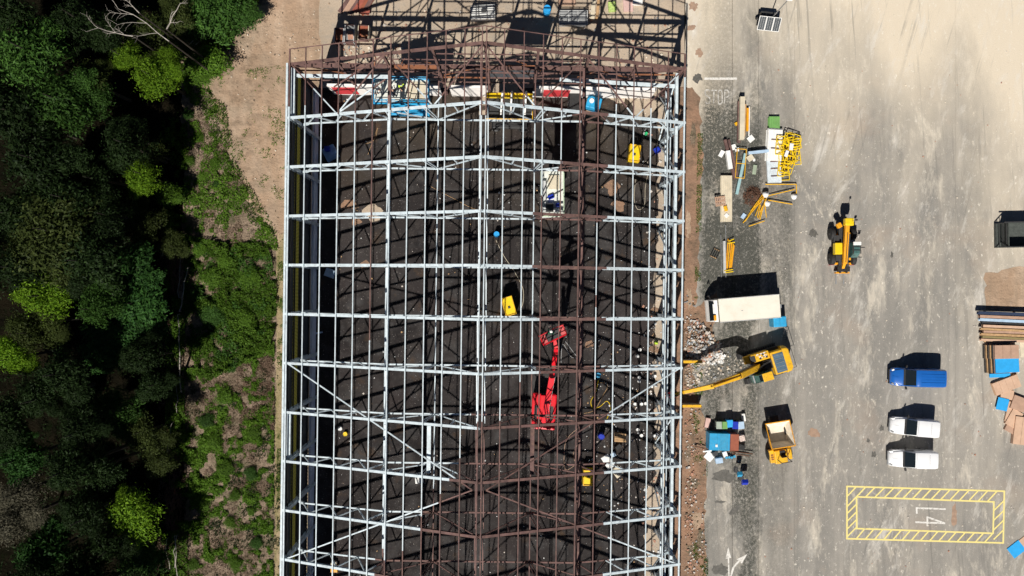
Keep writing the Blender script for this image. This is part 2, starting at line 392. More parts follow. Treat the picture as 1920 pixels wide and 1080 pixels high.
sheet('ground', [(-5000, -5000), (6000, -5000), (6000, 6000), (-5000, 6000)], -.06, MATS['shade_dark_forest_floor'])
sheet('scrub_ground', [(330, -100), (560, -100), (600, 400), (590, 1300), (330, 1300), (350, 900), (335, 600), (345, 300)], -.03, MATS['scrub_soil'], .3, .8)
sheet('earth_bank', [(560, -150), (700, -150), (700, 260), (560, 520), (548, 1300), (528, 1300), (530, 900), (532, 560), (522, 480), (498, 420), (462, 372), (440, 320), (418, 270),
      (408, 210), (378, 165), (372, 138), (402, 118), (428, 100), (440, 60), (462, 28), (500, 8), (520, -40)], -.012, MATS['bare_earth'], .3, .6)
sheet('grass_verge', [(520, 440), (545, 430), (600, 430), (600, 1300), (512, 1300), (516, 800)], -.006, MATS['grass_verge'], .12, .5)
# yard: concrete lanes with open joints between them
yard = bpy.data.objects.new('yard', None); COL.objects.link(yard); yard['kind'] = 'structure'
lx = [1283, 1373, 1422, 1490, 1592, 1792, 2400]
for a, b in zip(lx[:-1], lx[1:]):
    p, q = P(a, -600), P(b, 1700); g = .035 if b < 1425 else .012
    MB().box(((p.x + q.x) / 2, (p.y + q.y) / 2, -.15), (q.x - p.x - g, p.y - q.y, .30)).build('concrete_lane', MATS['yard_concrete'], yard)
sheet('apron', [(600, -400), (1284, -400), (1284, 178), (600, 178)], .0, MATS['apron_concrete'], .15, .8)
sheet('earth_strip', [(1240, 160), (1300, 163), (1312, 180), (1318, 300), (1313, 400), (1308, 520), (1302, 620), (1300, 700), (1318, 780), (1326, 860), (1322, 960), (1326, 1200), (1240, 1200)], .006, MATS['red_earth'], .16, .45)
sheet('sand_patch', [(1846, 512), (1925, 500), (2100, 495), (2100, 585), (1850, 582)], .005, MATS['bare_earth'], .2, .5)
sheet('mud_patch', [(1300, 585), (1345, 545), (1350, 570), (1330, 640), (1295, 690)], .009, MATS['red_earth'], .2, .4)
sheet('hall_floor', [(578, 165), (1262, 165), (1262, 1700), (578, 1700)], .010, MATS['hall_floor'])
sheet('slab_edge', [(1233, 190), (1250, 190), (1248, 620), (1243, 1300), (1205, 1300), (1212, 905), (1228, 890), (1226, 560), (1232, 470)], .016, MATS['apron_concrete'], .22, .5)
for i, (x, y, r) in enumerate(((655, 383, 15), (668, 415, 9), (684, 498, 10), (1148, 352, 14), (1160, 385, 12), (1230, 585, 11), (1226, 655, 10), (1105, 645, 9), (930, 180, 40), (1210, 190, 34), (700, 400, 18), (1150, 170, 26))):
    pts = [(x + r * (1 + .3 * math.sin(3 * a + i)) * math.cos(a), y + r * (.8 + .3 * math.cos(2 * a + i)) * math.sin(a)) for a in [k * math.tau / 14 for k in range(14)]]
    sheet('sand_spill', pts, .020 + .0015 * i, MATS['red_earth' if i < 8 else 'apron_concrete'], .06, .3)

# painted markings: every stroke a flat strip of worn paint
def strokes(name, lines, w, m, z=.006, parent=None):
    mb = MB()
    for k, ln in enumerate(lines):
        for a, b in zip(ln[:-1], ln[1:]):
            a = P(*a); b = P(*b); d = (b - a).normalized(); s = Vector((-d.y, d.x, 0)) * w / 2; e = d * w * .35
            zz = z + .0009 * (len(mb.f) % 9)
            q = [a - s - e, b - s + e, b + s + e, a + s - e]
            mb.add([(p.x, p.y, zz) for p in q], [(0, 1, 2, 3)])
    o = mb.build(name, m, parent)
    if parent is None: o['kind'] = 'structure'
    return o
ww = MATS['worn_white']; wy = MATS['worn_yellow']
strokes('stop_line', [[(1322, 147.5), (1380, 147.5)]], .22, ww)
S = [(1331, 171), (1329, 168.5), (1324, 168.5), (1322, 172), (1323, 178), (1330, 183), (1332, 188), (1330, 193), (1325, 194), (1322.5, 191)]
strokes('stop_lettering', [S, [(1334, 169.5), (1343.5, 169.5)], [(1338.7, 169.5), (1338, 193)],
        [(1347, 192), (1346.5, 174), (1348.5, 169), (1352, 169), (1354, 174), (1354, 192), (1351, 195), (1348, 195), (1347, 192)],
        [(1358.5, 194), (1359, 169), (1364, 169), (1366.5, 173), (1366.5, 179), (1364, 182), (1359.5, 182)]], .10, MATS['faded_white'])
def poly_mark(name, pts, z=.006, m=None):
    o = sheet(name, pts, z, m or ww); return o
mk = bpy.data.objects.new('lane_arrows', None); COL.objects.link(mk); mk['kind'] = 'structure'
sheet('arrow', [(1365.3, 1026), (1371, 1046), (1367, 1047), (1368, 1082), (1365.8, 1082), (1364.6, 1047), (1360.5, 1048)], .006, ww, parent=mk)
sheet('arrow', [(1401, 1039), (1391, 1057), (1387, 1053), (1377, 1064), (1371, 1084), (1368.5, 1082), (1373, 1064), (1384, 1051), (1381.5, 1048.5)], .008, ww, parent=mk)
# loading bay L4
bay = bpy.data.objects.new('loading_bay_marking', None); COL.objects.link(bay); bay['kind'] = 'structure'
o1, o2, o3, o4 = (1588, 912), (1883, 921), (1881, 1018), (1588, 1010)
i1, i2, i3, i4 = (1606, 931.5), (1863.5, 941), (1862, 1000), (1606.5, 991)
strokes('outer_frame', [[o1, o2, o3, o4, o1]], .15, wy, parent=bay)
strokes('inner_frame', [[i1, i2, i3, i4, i1]], .15, wy, .0065, parent=bay)
hat = []
def lerp(a, b, t): return (a[0] + (b[0] - a[0]) * t, a[1] + (b[1] - a[1]) * t)
for k in range(1, 17):
    a = lerp(o1, o2, k * 17.6 / 295); b = lerp(i1, i2, (k * 17.6 - 36.5) / 257.5)
    if b[0] < i1[0]: b = lerp(a, (1588, a[1] + (a[0] - 1588) * 1.05), 1)
    hat.append([a, b])
    a = lerp(i4, i3, min(1, (k * 17.3) / 257.5 - .01)); b = lerp(o4, o3, (k * 17.3) / 295 )
    if k < 16: hat.append([a, b])
for k in range(1, 5):
    hat.append([(1605.5, 931 + k * 14.5), (1588.5, 948 + k * 14.5)])
    hat.append([(1882, 921 + k * 18), (1863.5, 939 + k * 18)])
strokes('hatching', hat, .13, wy, .0072, parent=bay)
strokes('bay_letter', [[(1772, 954.5), (1718.5, 952.5), (1719, 962)]], .16, ww, parent=bay)
strokes('bay_number', [[(1717, 979), (1771, 981), (1738.5, 969.5), (1739, 985.5)]], .16, ww, parent=bay)

# ---------------------------------------------------------------- steel-framed hall being stripped to its skeleton
HROT = R(-0.72)
hall = thing('steel_hall', 'roofless steel hall frame, white painted members with rusty ones in the middle and right', 'building', (-2.25, 0, 0), HROT)
HM = Matrix.Translation((-2.25, 0, 0)) @ Matrix.Rotation(HROT, 4, 'Z')
HS, EH, RH = 16.15, 9.0, 15.2
YT = [18.15, 13.75] + [9.72 - 4.02 * k for k in range(0, 14)]      # truss planes, gable first
def roof(u): return RH - (RH - EH) * abs(u) / HS
def pix(p):
    w = HM @ Vector(p); k = CAMH / (CAMH - w.z) * 20
    return 960 + w.x * k, 540 - w.y * k
LB = [(0, 100), (130, 540), (180, 600), (226, 1085), (318, 1050), (407, 1005), (592, 1005), (685, 1008), (735, 960), (775, 893), (862, 857), (957, 785), (1050, 700), (1200, 660)]
def is_rust(p):
    x, _ = pix(p); _, y = pix((p[0], p[1], EH))
    for (y0, a), (y1, b) in zip(LB[:-1], LB[1:]):
        if y0 <= y <= y1:
            l = a + (b - a) * (y - y0) / (y1 - y0); break
    else: l = 600
    r = 1400 if y < 150 else (1250 if y < 215 else 1136)
    return l < x < r
def seg_beam(name, p0, p1, n, w, h, parent, prof='box', up=Vector((0, 0, 1)), force=None):
    """member cut into n paint sections, white or rusty by where the painters have been"""
    mb = MB(); p0 = Vector(p0); p1 = Vector(p1)
    runs = []
    for k in range(n):
        m = is_rust(p0.lerp(p1, (k + .5) / n)) if force is None else force
        if runs and runs[-1][2] == m: runs[-1][1] = k + 1
        else: runs.append([k, k + 1, m])
    for a, b, m in runs:
        q0, q1 = p0.lerp(p1, a / n), p0.lerp(p1, b / n)
        (mb.ibeam if prof == 'i' else mb.beam)(q0, q1, w, h, int(m), up=up)
    return mb.build(name, [WHITE, RUST], parent)

# trusses
for ti, y in enumerate(YT):
    tr = bpy.data.objects.new('truss', None); COL.objects.link(tr); tr.parent = hall
    gab = ti == 0
    def q(u, z): return (u, y, z)
    for s in (-1, 1):
        seg_beam('rafter', q(s * (HS + .15), EH - .05), q(s * .02, RH), 22, .20, .22, tr, 'i')
        col_y = Vector((0, 1, 0))
        seg_beam('column', q(s * (HS - .1), 0), q(s * (HS - .1), EH - .2), 6, .30, .34, tr, 'i', Vector((1, 0, 0)), force=(ti < 1) if s < 0 else None)
        MB().box(q(s * (HS - .1), .03), (.6, .6, .06)).build('base_plate', DKST, tr)
        if gab: continue
        A = (s * 15.2, 6.9); B = (s * 7.8, 9.0); C = (s * 3.95, 9.0); T0 = (s * 7.8, roof(7.8)); T1 = (s * 4.6, roof(4.6))
        seg_beam('bottom_chord', q(*A), q(*B), 8, .12, .12, tr)
        seg_beam('knee_strut', q(s * (HS - .15), 6.0), q(*A), 1, .2, .2, tr)
        # lattice between the rafter and the raking bottom chord
        for k in range(3):
            fa = k / 3; fb = (k + .5) / 3; fc = (k + 1) / 3
            def bot(f): return (A[0] + (B[0] - A[0]) * f, A[1] + (B[1] - A[1]) * f)
            def top(f): u = A[0] + (B[0] - A[0]) * f; return (u, roof(u) - .15)
            seg_beam('web_strut', q(*bot(fa)), q(*top(fb)), 2, .095, .095, tr)
            seg_beam('web_strut', q(*top(fb)), q(*bot(fc)), 2, .095, .095, tr)
        seg_beam('post', q(*B), q(T0[0], T0[1] - .15), 2, .12, .12, tr)
        seg_beam('web_strut', q(T0[0], T0[1] - .2), q(*C), 4, .085, .085, tr)
        for o in (-.16, .16): seg_beam('web_strut', (C[0] + o * .6, y, C[1]), (T1[0] + o, y, T1[1] - .15), 3, .075, .075, tr)
        seg_beam('web_strut', q(*C), q(s * .25, RH - .35), 5, .085, .085, tr)
        seg_beam('web_strut', q(s * 6.1, 10.6 - .1), q(s * 6.3, roof(6.3) - .15), 1, .10, .10, tr)
        seg_beam('web_strut', q(s * 2.1, 12.0), q(s * 2.3, roof(2.3) - .15), 1, .10, .10, tr)
        MB().box(q(C[0], C[1] - .02), (.75, .05, .6)).build('gusset_plate', RUST if is_rust(q(*C)) else WHITE, tr)
    if not gab:
        seg_beam('tie_beam', q(-7.8, 9.0), q(7.8, 9.0), 16, .13, .12, tr)
        MB().box(q(0, RH - .3), (.9, .06, .55)).build('gusset_plate', RUST if is_rust(q(0, RH)) else WHITE, tr)
# purlins, continuous over the rafters and out to the verge
YN, YS = YT[0] + 1.15, YT[-1] - .2
us = [s * (HS - 1.468 * k) for k in range(0, 11) for s in (-1, 1)] + [-.16, .16]
for u in sorted(us):
    z = roof(u) + .24
    n = 66; mb = MB(); runs = []
    x0, _ = pix((u, 0, z))
    wob = random.uniform(-8, 8)
    for k in range(n):
        yy = YN + (YS - YN) * (k + .5) / n
        px, py = pix((u, yy, z))
        m = is_rust((u, yy + wob * .1, z)) or py < 205 and px < 1262
        if abs(x0 - 690) < 8 and py < 640: m = True
        if abs(x0 - 594) < 8 and (py < 330 or 360 < py < 400): m = py < 215
        if abs(x0 - 1118) < 9 and 420 < py < 705: m = (k % 7 == 0)
        if x0 > 1136 and py > 225: m = False
        if runs and runs[-1][2] == m: runs[-1][1] = k + 1
        else: runs.append([k, k + 1, m])
    for a, b, m in runs:
        mb.beam((u, YN + (YS - YN) * a / n, z), (u, YN + (YS - YN) * b / n, z), .08 if abs(u) < 16 else .12, .13, int(m))
    mb.build('purlin', [WHITE, RUST], hall)
# lattice girders along the hall under the rafters, ties and ridge bracing
for s in (-1, 1):
    for k in range(1, len(YT) - 1):
        ya, yb = YT[k] - .15, YT[k + 1] + .15
        b0 = seg_beam('girder_beam', (s * 7.95, ya, 9.25), (s * 7.95, yb, 9.25), 4, .27, .25, hall, 'i')
        f = k % 2
        seg_beam('girder_brace', (s * 7.8, ya if f else yb, 9.3), (s * 7.5, yb if f else ya, roof(7.5) - .1), 3, .10, .10, hall)
        seg_beam('girder_brace', (s * 7.9, (ya + yb) / 2, 9.3), (s * 7.5, ya if f else yb, roof(7.5) - .1), 2, .09, .09, hall)
    seg_beam('girder_top_rail', (s * 7.35, YT[0], roof(7.35) - .05), (s * 7.35, YS, roof(7.35) - .05), 40, .10, .10, hall)
    seg_beam('girder_beam', (s * 7.95, YT[0] - .1, 9.25), (s * 7.95, YT[1] + .15, 9.25), 4, .27, .25, hall, 'i')
    seg_beam('tie_rail', (s * 3.95, YT[0], 9.18), (s * 3.95, YS, 9.18), 44, .09, .09, hall)
    for k in range(0, len(YT) - 1):
        seg_beam('ridge_brace', (s * .3, YT[k] - .1, RH - .5), (s * .3, YT[k + 1] + .1, 13.6), 3, .07, .07, hall)
# short heavy struts in the braced bays
for u, k in ((-3.95, 7), (-16.0, 7), (3.95, 7), (-16.0, 0)):
    seg_beam('wind_girder', (u, YT[k] - .2, roof(u) - .45), (u, YT[k + 1] + .2, roof(u) - .45), 3, .30, .30, hall, 'i', force=(u > 0))
# roof-plane diagonal bracing
def rp(u, y): return (u, y, roof(u) + .02)
def diag(u0, y0, u1, y1, n=14): seg_beam('roof_brace', rp(u0, y0), rp(u1, y1), n, .10, .10, hall)
m1, m2, m3 = YT[6], YT[8], YT[10]
diag(-16.1, m1, -.5, m2 - .6, 18); diag(-16.1, m3, -.5, m2 - .6, 18)
diag(16.1, m1, .5, m2 - .6, 18); diag(16.1, m3, .5, m2 - .6, 18)
g0, g1 = YT[0], YT[1]
for a, b in ((-16.1, -11.9), (-7.8, -11.9), (-7.8, -3.9), (0, -3.9), (0, 3.9), (7.8, 3.9), (7.8, 11.9), (16.1, 11.9)):
    diag(a, g0, b, g1, 6)
diag(-7.8, g0, -12.2, g0 - 2.2, 4); diag(-11.9, g1, -7.8, g0 - 2, 4)
# side rails, eaves beams and cross bracing of the open right side
for h in (2.6, 4.6, 6.6):
    for k in range(0, len(YT) - 1):
        seg_beam('side_rail', (15.95, YT[k] - .16, h), (15.95, YT[k + 1] + .16, h), 1, .12, .2, hall, force=False)
for k in range(0, len(YT) - 1):
    seg_beam('eaves_beam', (15.7, YT[k] - .16, 8.3), (15.7, YT[k + 1] + .16, 8.3), 1, .22, .26, hall, force=False)
    if k in (0, 1, 3, 6, 7, 9):
        seg_beam('side_brace', (15.8, YT[k] - .2, .6), (15.8, YT[k + 1] + .2, 8.0), 1, .1, .1, hall, force=False)
        if k in (0, 7): seg_beam('side_brace', (15.75, YT[k] - .2, 8.0), (15.75, YT[k + 1] + .2, .6), 1, .1, .1, hall, force=False)
# left wall: cladding still on, with a daylight strip and a painted plinth
t = NT('daylight_strip', .5); m = t.m
n = t.N.new('ShaderNodeBsdfTranslucent'); n.inputs[0].default_value = (.50, .46, .16, 1)
w = t.N.new('ShaderNodeTexWave'); w.wave_type = 'BANDS'; w.bands_direction = 'Y'; w.inputs['Scale'].default_value = 2.6; t.L.new(t.g, w.inputs['Vector'])
mm = t.mix(t.rng(w.outputs[1], .3, .6), (.16, .17, .08), (.62, .60, .27)); t.L.new(mm, n.inputs[0]); t.L.new(mm, t.b.inputs['Base Color'])
ad = t.N.new('ShaderNodeMixShader'); ad.inputs[0].default_value = .85
t.L.new(t.b.outputs[0], ad.inputs[1]); t.L.new(n.outputs[0], ad.inputs[2]); t.L.new(ad.outputs[0], t.N['Material Output'].inputs[0])
for k in range(0, len(YT) - 1):
    ya, yb = YT[k] - .01, YT[k + 1] + .01; yc = (ya + yb) / 2; ly = ya - yb
    MB().box((-16.18, yc, .65), (.22, ly, 1.3)).build('plinth', BLUEGREY, hall)
    for (z0, z1, nm, mt) in ((1.3, 5.2, 'wall_sheet', DARKCLAD), (5.2, 6.75, 'daylight_panel', m), (6.75, 8.5, 'wall_sheet', DARKCLAD)):
        mb = MB()
        if nm == 'wall_sheet':
            nn = 13; pr = []
            for j in range(nn):
                y0 = yb + ly * j / nn; y1 = y0 + ly / nn * .6
                mb.box((-16.34, (y0 + y1) / 2, (z0 + z1) / 2), (.05, y1 - y0, z1 - z0)); mb.box((-16.36, (y0 + yb + ly * (j + 1) / nn) / 2, (z0 + z1) / 2), (.02, ly / nn, z1 - z0))
        else: mb.box((-16.35, yc, (z0 + z1) / 2), (.012, ly, z1 - z0))
        mb.build(nm, mt, hall)
    for h in (2.2, 5.1, 6.85, 8.2): MB().beam((-16.2, ya, h), (-16.2, yb, h), .1, .16).build('wall_rail', DKST, hall)
seg_beam('eaves_gutter', (-16.42, YT[0] + .1, 8.95), (-16.42, YS, 8.95), 1, .16, .2, hall, force=False)
# gable end: rusty posts and rails over a white dado wall with an opening
yg = YT[0]
for j in range(1, 8):
    u = -HS + j * HS / 4
    seg_beam('gable_post', (u, yg, 0), (u, yg, roof(u) - .2), 1, .20, .22, hall, 'i', Vector((0, 1, 0)), force=True)
for j in range(0, 8):
    u0, u1 = -HS + j * HS / 4 + .15, -HS + (j + 1) * HS / 4 - .15
    for h, ww_, hh in ((4.1, .09, .10), (5.6, .10, .12), (7.2, .10, .12), (8.6, .24, .36), (9.35, .07, .07)):
        if j in (0, 1, 6, 7) and h < 5 and j % 2: continue
        MB().beam((u0, yg + .02, h), (u1, yg + .02, h), ww_, hh).build('gable_rail', RUST if (j * 3 + int(h)) % 7 else ORANGE_RUST, hall)
    for f in (.25, .5, .75): MB().beam((u0 + (u1 - u0) * f, yg + .03, 8.8), (u0 + (u1 - u0) * f, yg + .03, 9.35), .06, .06, up=Vector((0, 1, 0))).build('rail_post', RUST, hall)
    MB().beam((u0, yg + .2, 5.6 if j % 2 else 8.5), (u1, yg + .2, 8.5 if j % 2 else 5.6), .08, .08).build('gable_brace', RUST if j % 3 else ORANGE_RUST, hall)
    for h in (10.6, 12.2):
        if roof(max(abs(u0), abs(u1))) > h + .3: MB().beam((u0, yg + .05, h), (u1, yg + .05, h), .08, .09).build('gable_rail', RUST, hall)
# second, inner rail line (walkway bracket) behind the gable and tangled orange-rust scraps hung on it
for j in (1, 2, 4, 5, 6):
    for k in range(4):
        u = -HS + j * HS / 4 + random.uniform(.2, 3.6); z = random.uniform(7.6, 10.0)
        MB().beam((u, yg + random.uniform(-.3, .5), z), (u + random.uniform(-1.6, 1.6), yg + random.uniform(-.2, .9), z + random.uniform(-1.4, 1.2)), .06, .06).build('torn_rail', ORANGE_RUST if k % 2 else RUST, hall)
for s in (-1, 1):
    seg_beam('verge_rail', (s * (HS + .05), YN, roof(HS) + .3), (0, YN, RH + .3), 1, .06, .06, hall, force=True)
seg_beam('gable_eaves_beam', (-HS + .2, yg - .75, 8.35), (-8.1, yg - .75, 8.35), 1, .26, .24, hall, 'i', force=False)
seg_beam('gable_eaves_beam', (6.0, yg - .75, 8.2), (HS - .3, yg - 1.1, 7.8), 1, .26, .26, hall, 'i', force=False)
MB().box((-3 * HS / 4 + 14.1, yg + .1, 7.0), (3.7, .08, 2.6)).build('header_panel', DARKCLAD, hall)
def wallpiece(u0, u1, h, nm='dado_wall', mt=None, off=0.0):
    MB().box(((u0 + u1) / 2, yg + .2 + off, h / 2), (u1 - u0, .22, h)).build(nm, mt or WALLWHITE, hall)
wallpiece(-14.6, -4.5, 3.1, off=-.3); wallpiece(-3.6, -.2, 3.1, off=-.3); wallpiece(4.2, 9.1, 3.2, off=-.3); wallpiece(9.13, 15.0, 3.1, off=-.3)
for u0, u1 in ((-14.3, -12.2), (4.9, 7.3)):
    MB().box(((u0 + u1) / 2, yg - .225, 1.5), (u1 - u0, .02, 2.4)).build('painted_patch', REDPAINT, hall)
# ---------------------------------------------------------------- vegetation
def leaf_mat(name, c0, c1, trans=.25):
    m = bpy.data.materials.new(name); m.use_nodes = True; T = m.node_tree; N = T.nodes; L = T.links; b = N['Principled BSDF']
    b.inputs['Roughness'].default_value = .6; b.inputs['Specular IOR Level'].default_value = .12
    a = N.new('ShaderNodeAttribute'); a.attribute_name = 'tint'
    mx = N.new('ShaderNodeMix'); mx.data_type = 'RGBA'; mx.inputs[6].default_value = (*c0, 1); mx.inputs[7].default_value = (*c1, 1)
    L.new(a.outputs['Fac'], mx.inputs[0])
    oi = N.new('ShaderNodeObjectInfo'); mr = N.new('ShaderNodeMapRange'); mr.inputs[3].default_value = .75; mr.inputs[4].default_value = 1.25
    L.new(oi.outputs['Random'], mr.inputs[0])
    m2 = N.new('ShaderNodeMix'); m2.data_type = 'RGBA'; m2.blend_type = 'MULTIPLY'; m2.inputs[0].default_value = 1
    L.new(mx.outputs[2], m2.inputs[6]); L.new(mr.outputs[0], m2.inputs[7])
    L.new(m2.outputs[2], b.inputs['Base Color'])
    tr = N.new('ShaderNodeBsdfTranslucent'); L.new(m2.outputs[2], tr.inputs[0])
    ms = N.new('ShaderNodeMixShader'); ms.inputs[0].default_value = trans
    L.new(b.outputs[0], ms.inputs[1]); L.new(tr.outputs[0], ms.inputs[2]); L.new(ms.outputs[0], N['Material Output'].inputs[0])
    MATS[name] = m; return m
LEAF = {
 'D': leaf_mat('leaf_shade_dark', (.005, .013, .004), (.028, .052, .014)),  # dark foliage, blackened further so its colour also paints the wood's deep shade
 'G': leaf_mat('leaf_green', (.014, .042, .008), (.068, .15, .026)),
 'B': leaf_mat('leaf_fern', (.009, .036, .009), (.048, .125, .024)),
 'L': leaf_mat('leaf_lime', (.045, .12, .006), (.21, .36, .022)),
 'O': leaf_mat('leaf_olive', (.016, .028, .006), (.07, .092, .022)),
 'R': leaf_mat('leaf_grey', (.07, .065, .045), (.17, .16, .11)),
 'S': leaf_mat('leaf_scrub', (.022, .060, .006), (.12, .225, .022)),
 'H': leaf_mat('leaf_heath', (.10, .065, .045), (.26, .18, .13)),
}
def quads_mesh(name, ctr, nrm, size, aspect, tint, m, r):
    n = len(ctr)
    t = r.normal(size=(n, 3)); t -= nrm * (t * nrm).sum(1, keepdims=True); t /= np.linalg.norm(t, axis=1, keepdims=True) + 1e-9
    b = np.cross(nrm, t); s = size[:, None]
    a = t * s; c = b * s * aspect
    vs = np.stack([ctr - a, ctr - c * .9 + a * .1, ctr + a, ctr + c * .9 + a * .1], 1).reshape(-1, 3)
    me = bpy.data.meshes.new(name)
    me.vertices.add(4 * n); me.vertices.foreach_set('co', vs.astype(np.float32).ravel())
    me.loops.add(4 * n); me.loops.foreach_set('vertex_index', np.arange(4 * n, dtype=np.int32))
    me.polygons.add(n); me.polygons.foreach_set('loop_start', np.arange(0, 4 * n, 4, dtype=np.int32))
    at = me.attributes.new('tint', 'FLOAT', 'FACE'); at.data.foreach_set('value', tint.astype(np.float32))
    me.materials.append(m); me.update(calc_edges=True); return me
def crown_mesh(seed, kind, n, leaf, flat=.75, limbs=26, spread=.14):
    """unit crown (radius 1): leaf sprays along drooping limbs, feathered edge, gaps between the limbs"""
    r = np.random.default_rng(seed)
    az = np.arange(limbs) * 2.399 + r.uniform(-.4, .4, limbs); el = r.uniform(-.35, 1.0, limbs); ln = r.uniform(.55, 1.08, limbs) * (1 - .35 * np.clip(el, 0, 1))
    d = np.stack([np.cos(az) * np.cos(el), np.sin(az) * np.cos(el), np.sin(el)], 1)
    li = r.integers(0, limbs, n); t = r.uniform(.12, 1, n) ** .7
    o = r.normal(size=(n, 3)) * np.array([1, 1, .55]); sp = spread * (.55 + .8 * np.sin(np.pi * np.clip(t, 0, .97)))
    p = d[li] * (ln[li] * t)[:, None] * np.array([1, 1, flat]) + o * sp[:, None]
    # twig sprays: leaves gather into small tufts
    tuft = r.integers(0, limbs * 9, n); tc = r.normal(size=(limbs * 9, 3)) * spread * .55
    p += tc[tuft] * np.array([1, 1, .6]); p[:, 2] -= .22 * (t ** 2) * flat
    nr = o * .5 + r.normal(size=(n, 3)) * .55 + np.array([0, 0, .8]); nr /= np.linalg.norm(nr, axis=1, keepdims=True)
    ct = r.uniform(0, 1, limbs * 9)
    tint = np.clip(.55 * ct[tuft] + .45 * r.uniform(0, 1, n), 0, 1)
    cc = d * (ln * .8)[:, None] * np.array([1, 1, flat])
    return quads_mesh('crown', p, nr, r.uniform(.6, 1.4, n) * leaf, r.uniform(.3, .5, n)[:, None], tint, LEAF[kind], r), cc, None
CROWNS = {}
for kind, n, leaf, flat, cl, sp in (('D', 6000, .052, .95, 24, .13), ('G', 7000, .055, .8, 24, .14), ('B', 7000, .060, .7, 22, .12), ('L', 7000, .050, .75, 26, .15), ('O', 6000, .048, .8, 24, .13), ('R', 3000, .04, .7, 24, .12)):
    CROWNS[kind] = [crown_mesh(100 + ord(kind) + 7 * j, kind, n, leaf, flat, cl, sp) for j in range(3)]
def make_tree(name, label, px, py, rp, h, kind, var, group=None, birch=False):
    """px,py: photo pixel of the crown's middle, rp its radius in photo pixels, h the tree's height"""
    hc = h * .72; c = P(px, py, hc); rad = rp / 20 * (CAMH - hc) / CAMH
    t = thing(name, label, 'tree', (c.x, c.y, -.05), random.uniform(0, 6.28), group)
    me, cc, cr = CROWNS[kind][var % 3]
    mb = MB(); lean = Vector((random.uniform(-.4, .4), random.uniform(-.4, .4), 0)); tr = .05 + h * .012
    pts = [Vector((0, 0, 0)), Vector((0, 0, hc * .45)) + lean * .4, Vector((0, 0, hc)) + lean, Vector((0, 0, h * .93)) + lean]
    for k in range(3): mb.tube(pts[k], pts[k + 1], tr * (1 - .28 * k), 7, 0, tr * (1 - .28 * (k + 1)))
    for k in range(0, len(cc), 3):
        e = Vector((cc[k][0] * rad, cc[k][1] * rad, hc + cc[k][2] * rad * .9)); st = pts[1].lerp(pts[2], .3 + .6 * random.random())
        mid = st.lerp(e, .5) + Vector((0, 0, -.2)); mb.tube(st, mid, tr * .4, 5, 0, tr * .25); mb.tube(mid, e, tr * .25, 5, 0, tr * .08)
    mb.build('trunk', BIRCH if birch else BARK, t)
    o = bpy.data.objects.new('crown', me); COL.objects.link(o); o.parent = t; o.location = (0, 0, hc)
    zs = min(1.5, max(.7, (h - hc) / max(.1, rad) / .8)); o.scale = (rad * random.uniform(.85, 1.1), rad * random.uniform(.8, 1.05), rad * zs)
    if rp > 24:
        for k in range(2):
            o2 = bpy.data.objects.new('side_crown', CROWNS[kind][(var + 1 + k) % 3][0]); COL.objects.link(o2); o2.parent = t
            a = random.uniform(0, 6.28); s2 = rad * random.uniform(.4, .62)
            o2.location = (rad * .75 * math.cos(a), rad * .75 * math.sin(a), hc - rad * random.uniform(.0, .35)); o2.scale = (s2, s2 * random.uniform(.8, 1.2), s2 * zs * .8); o2.rotation_euler = (0, 0, a)
    return t
DK = 'dark green tree in the shaded depth of the wood'
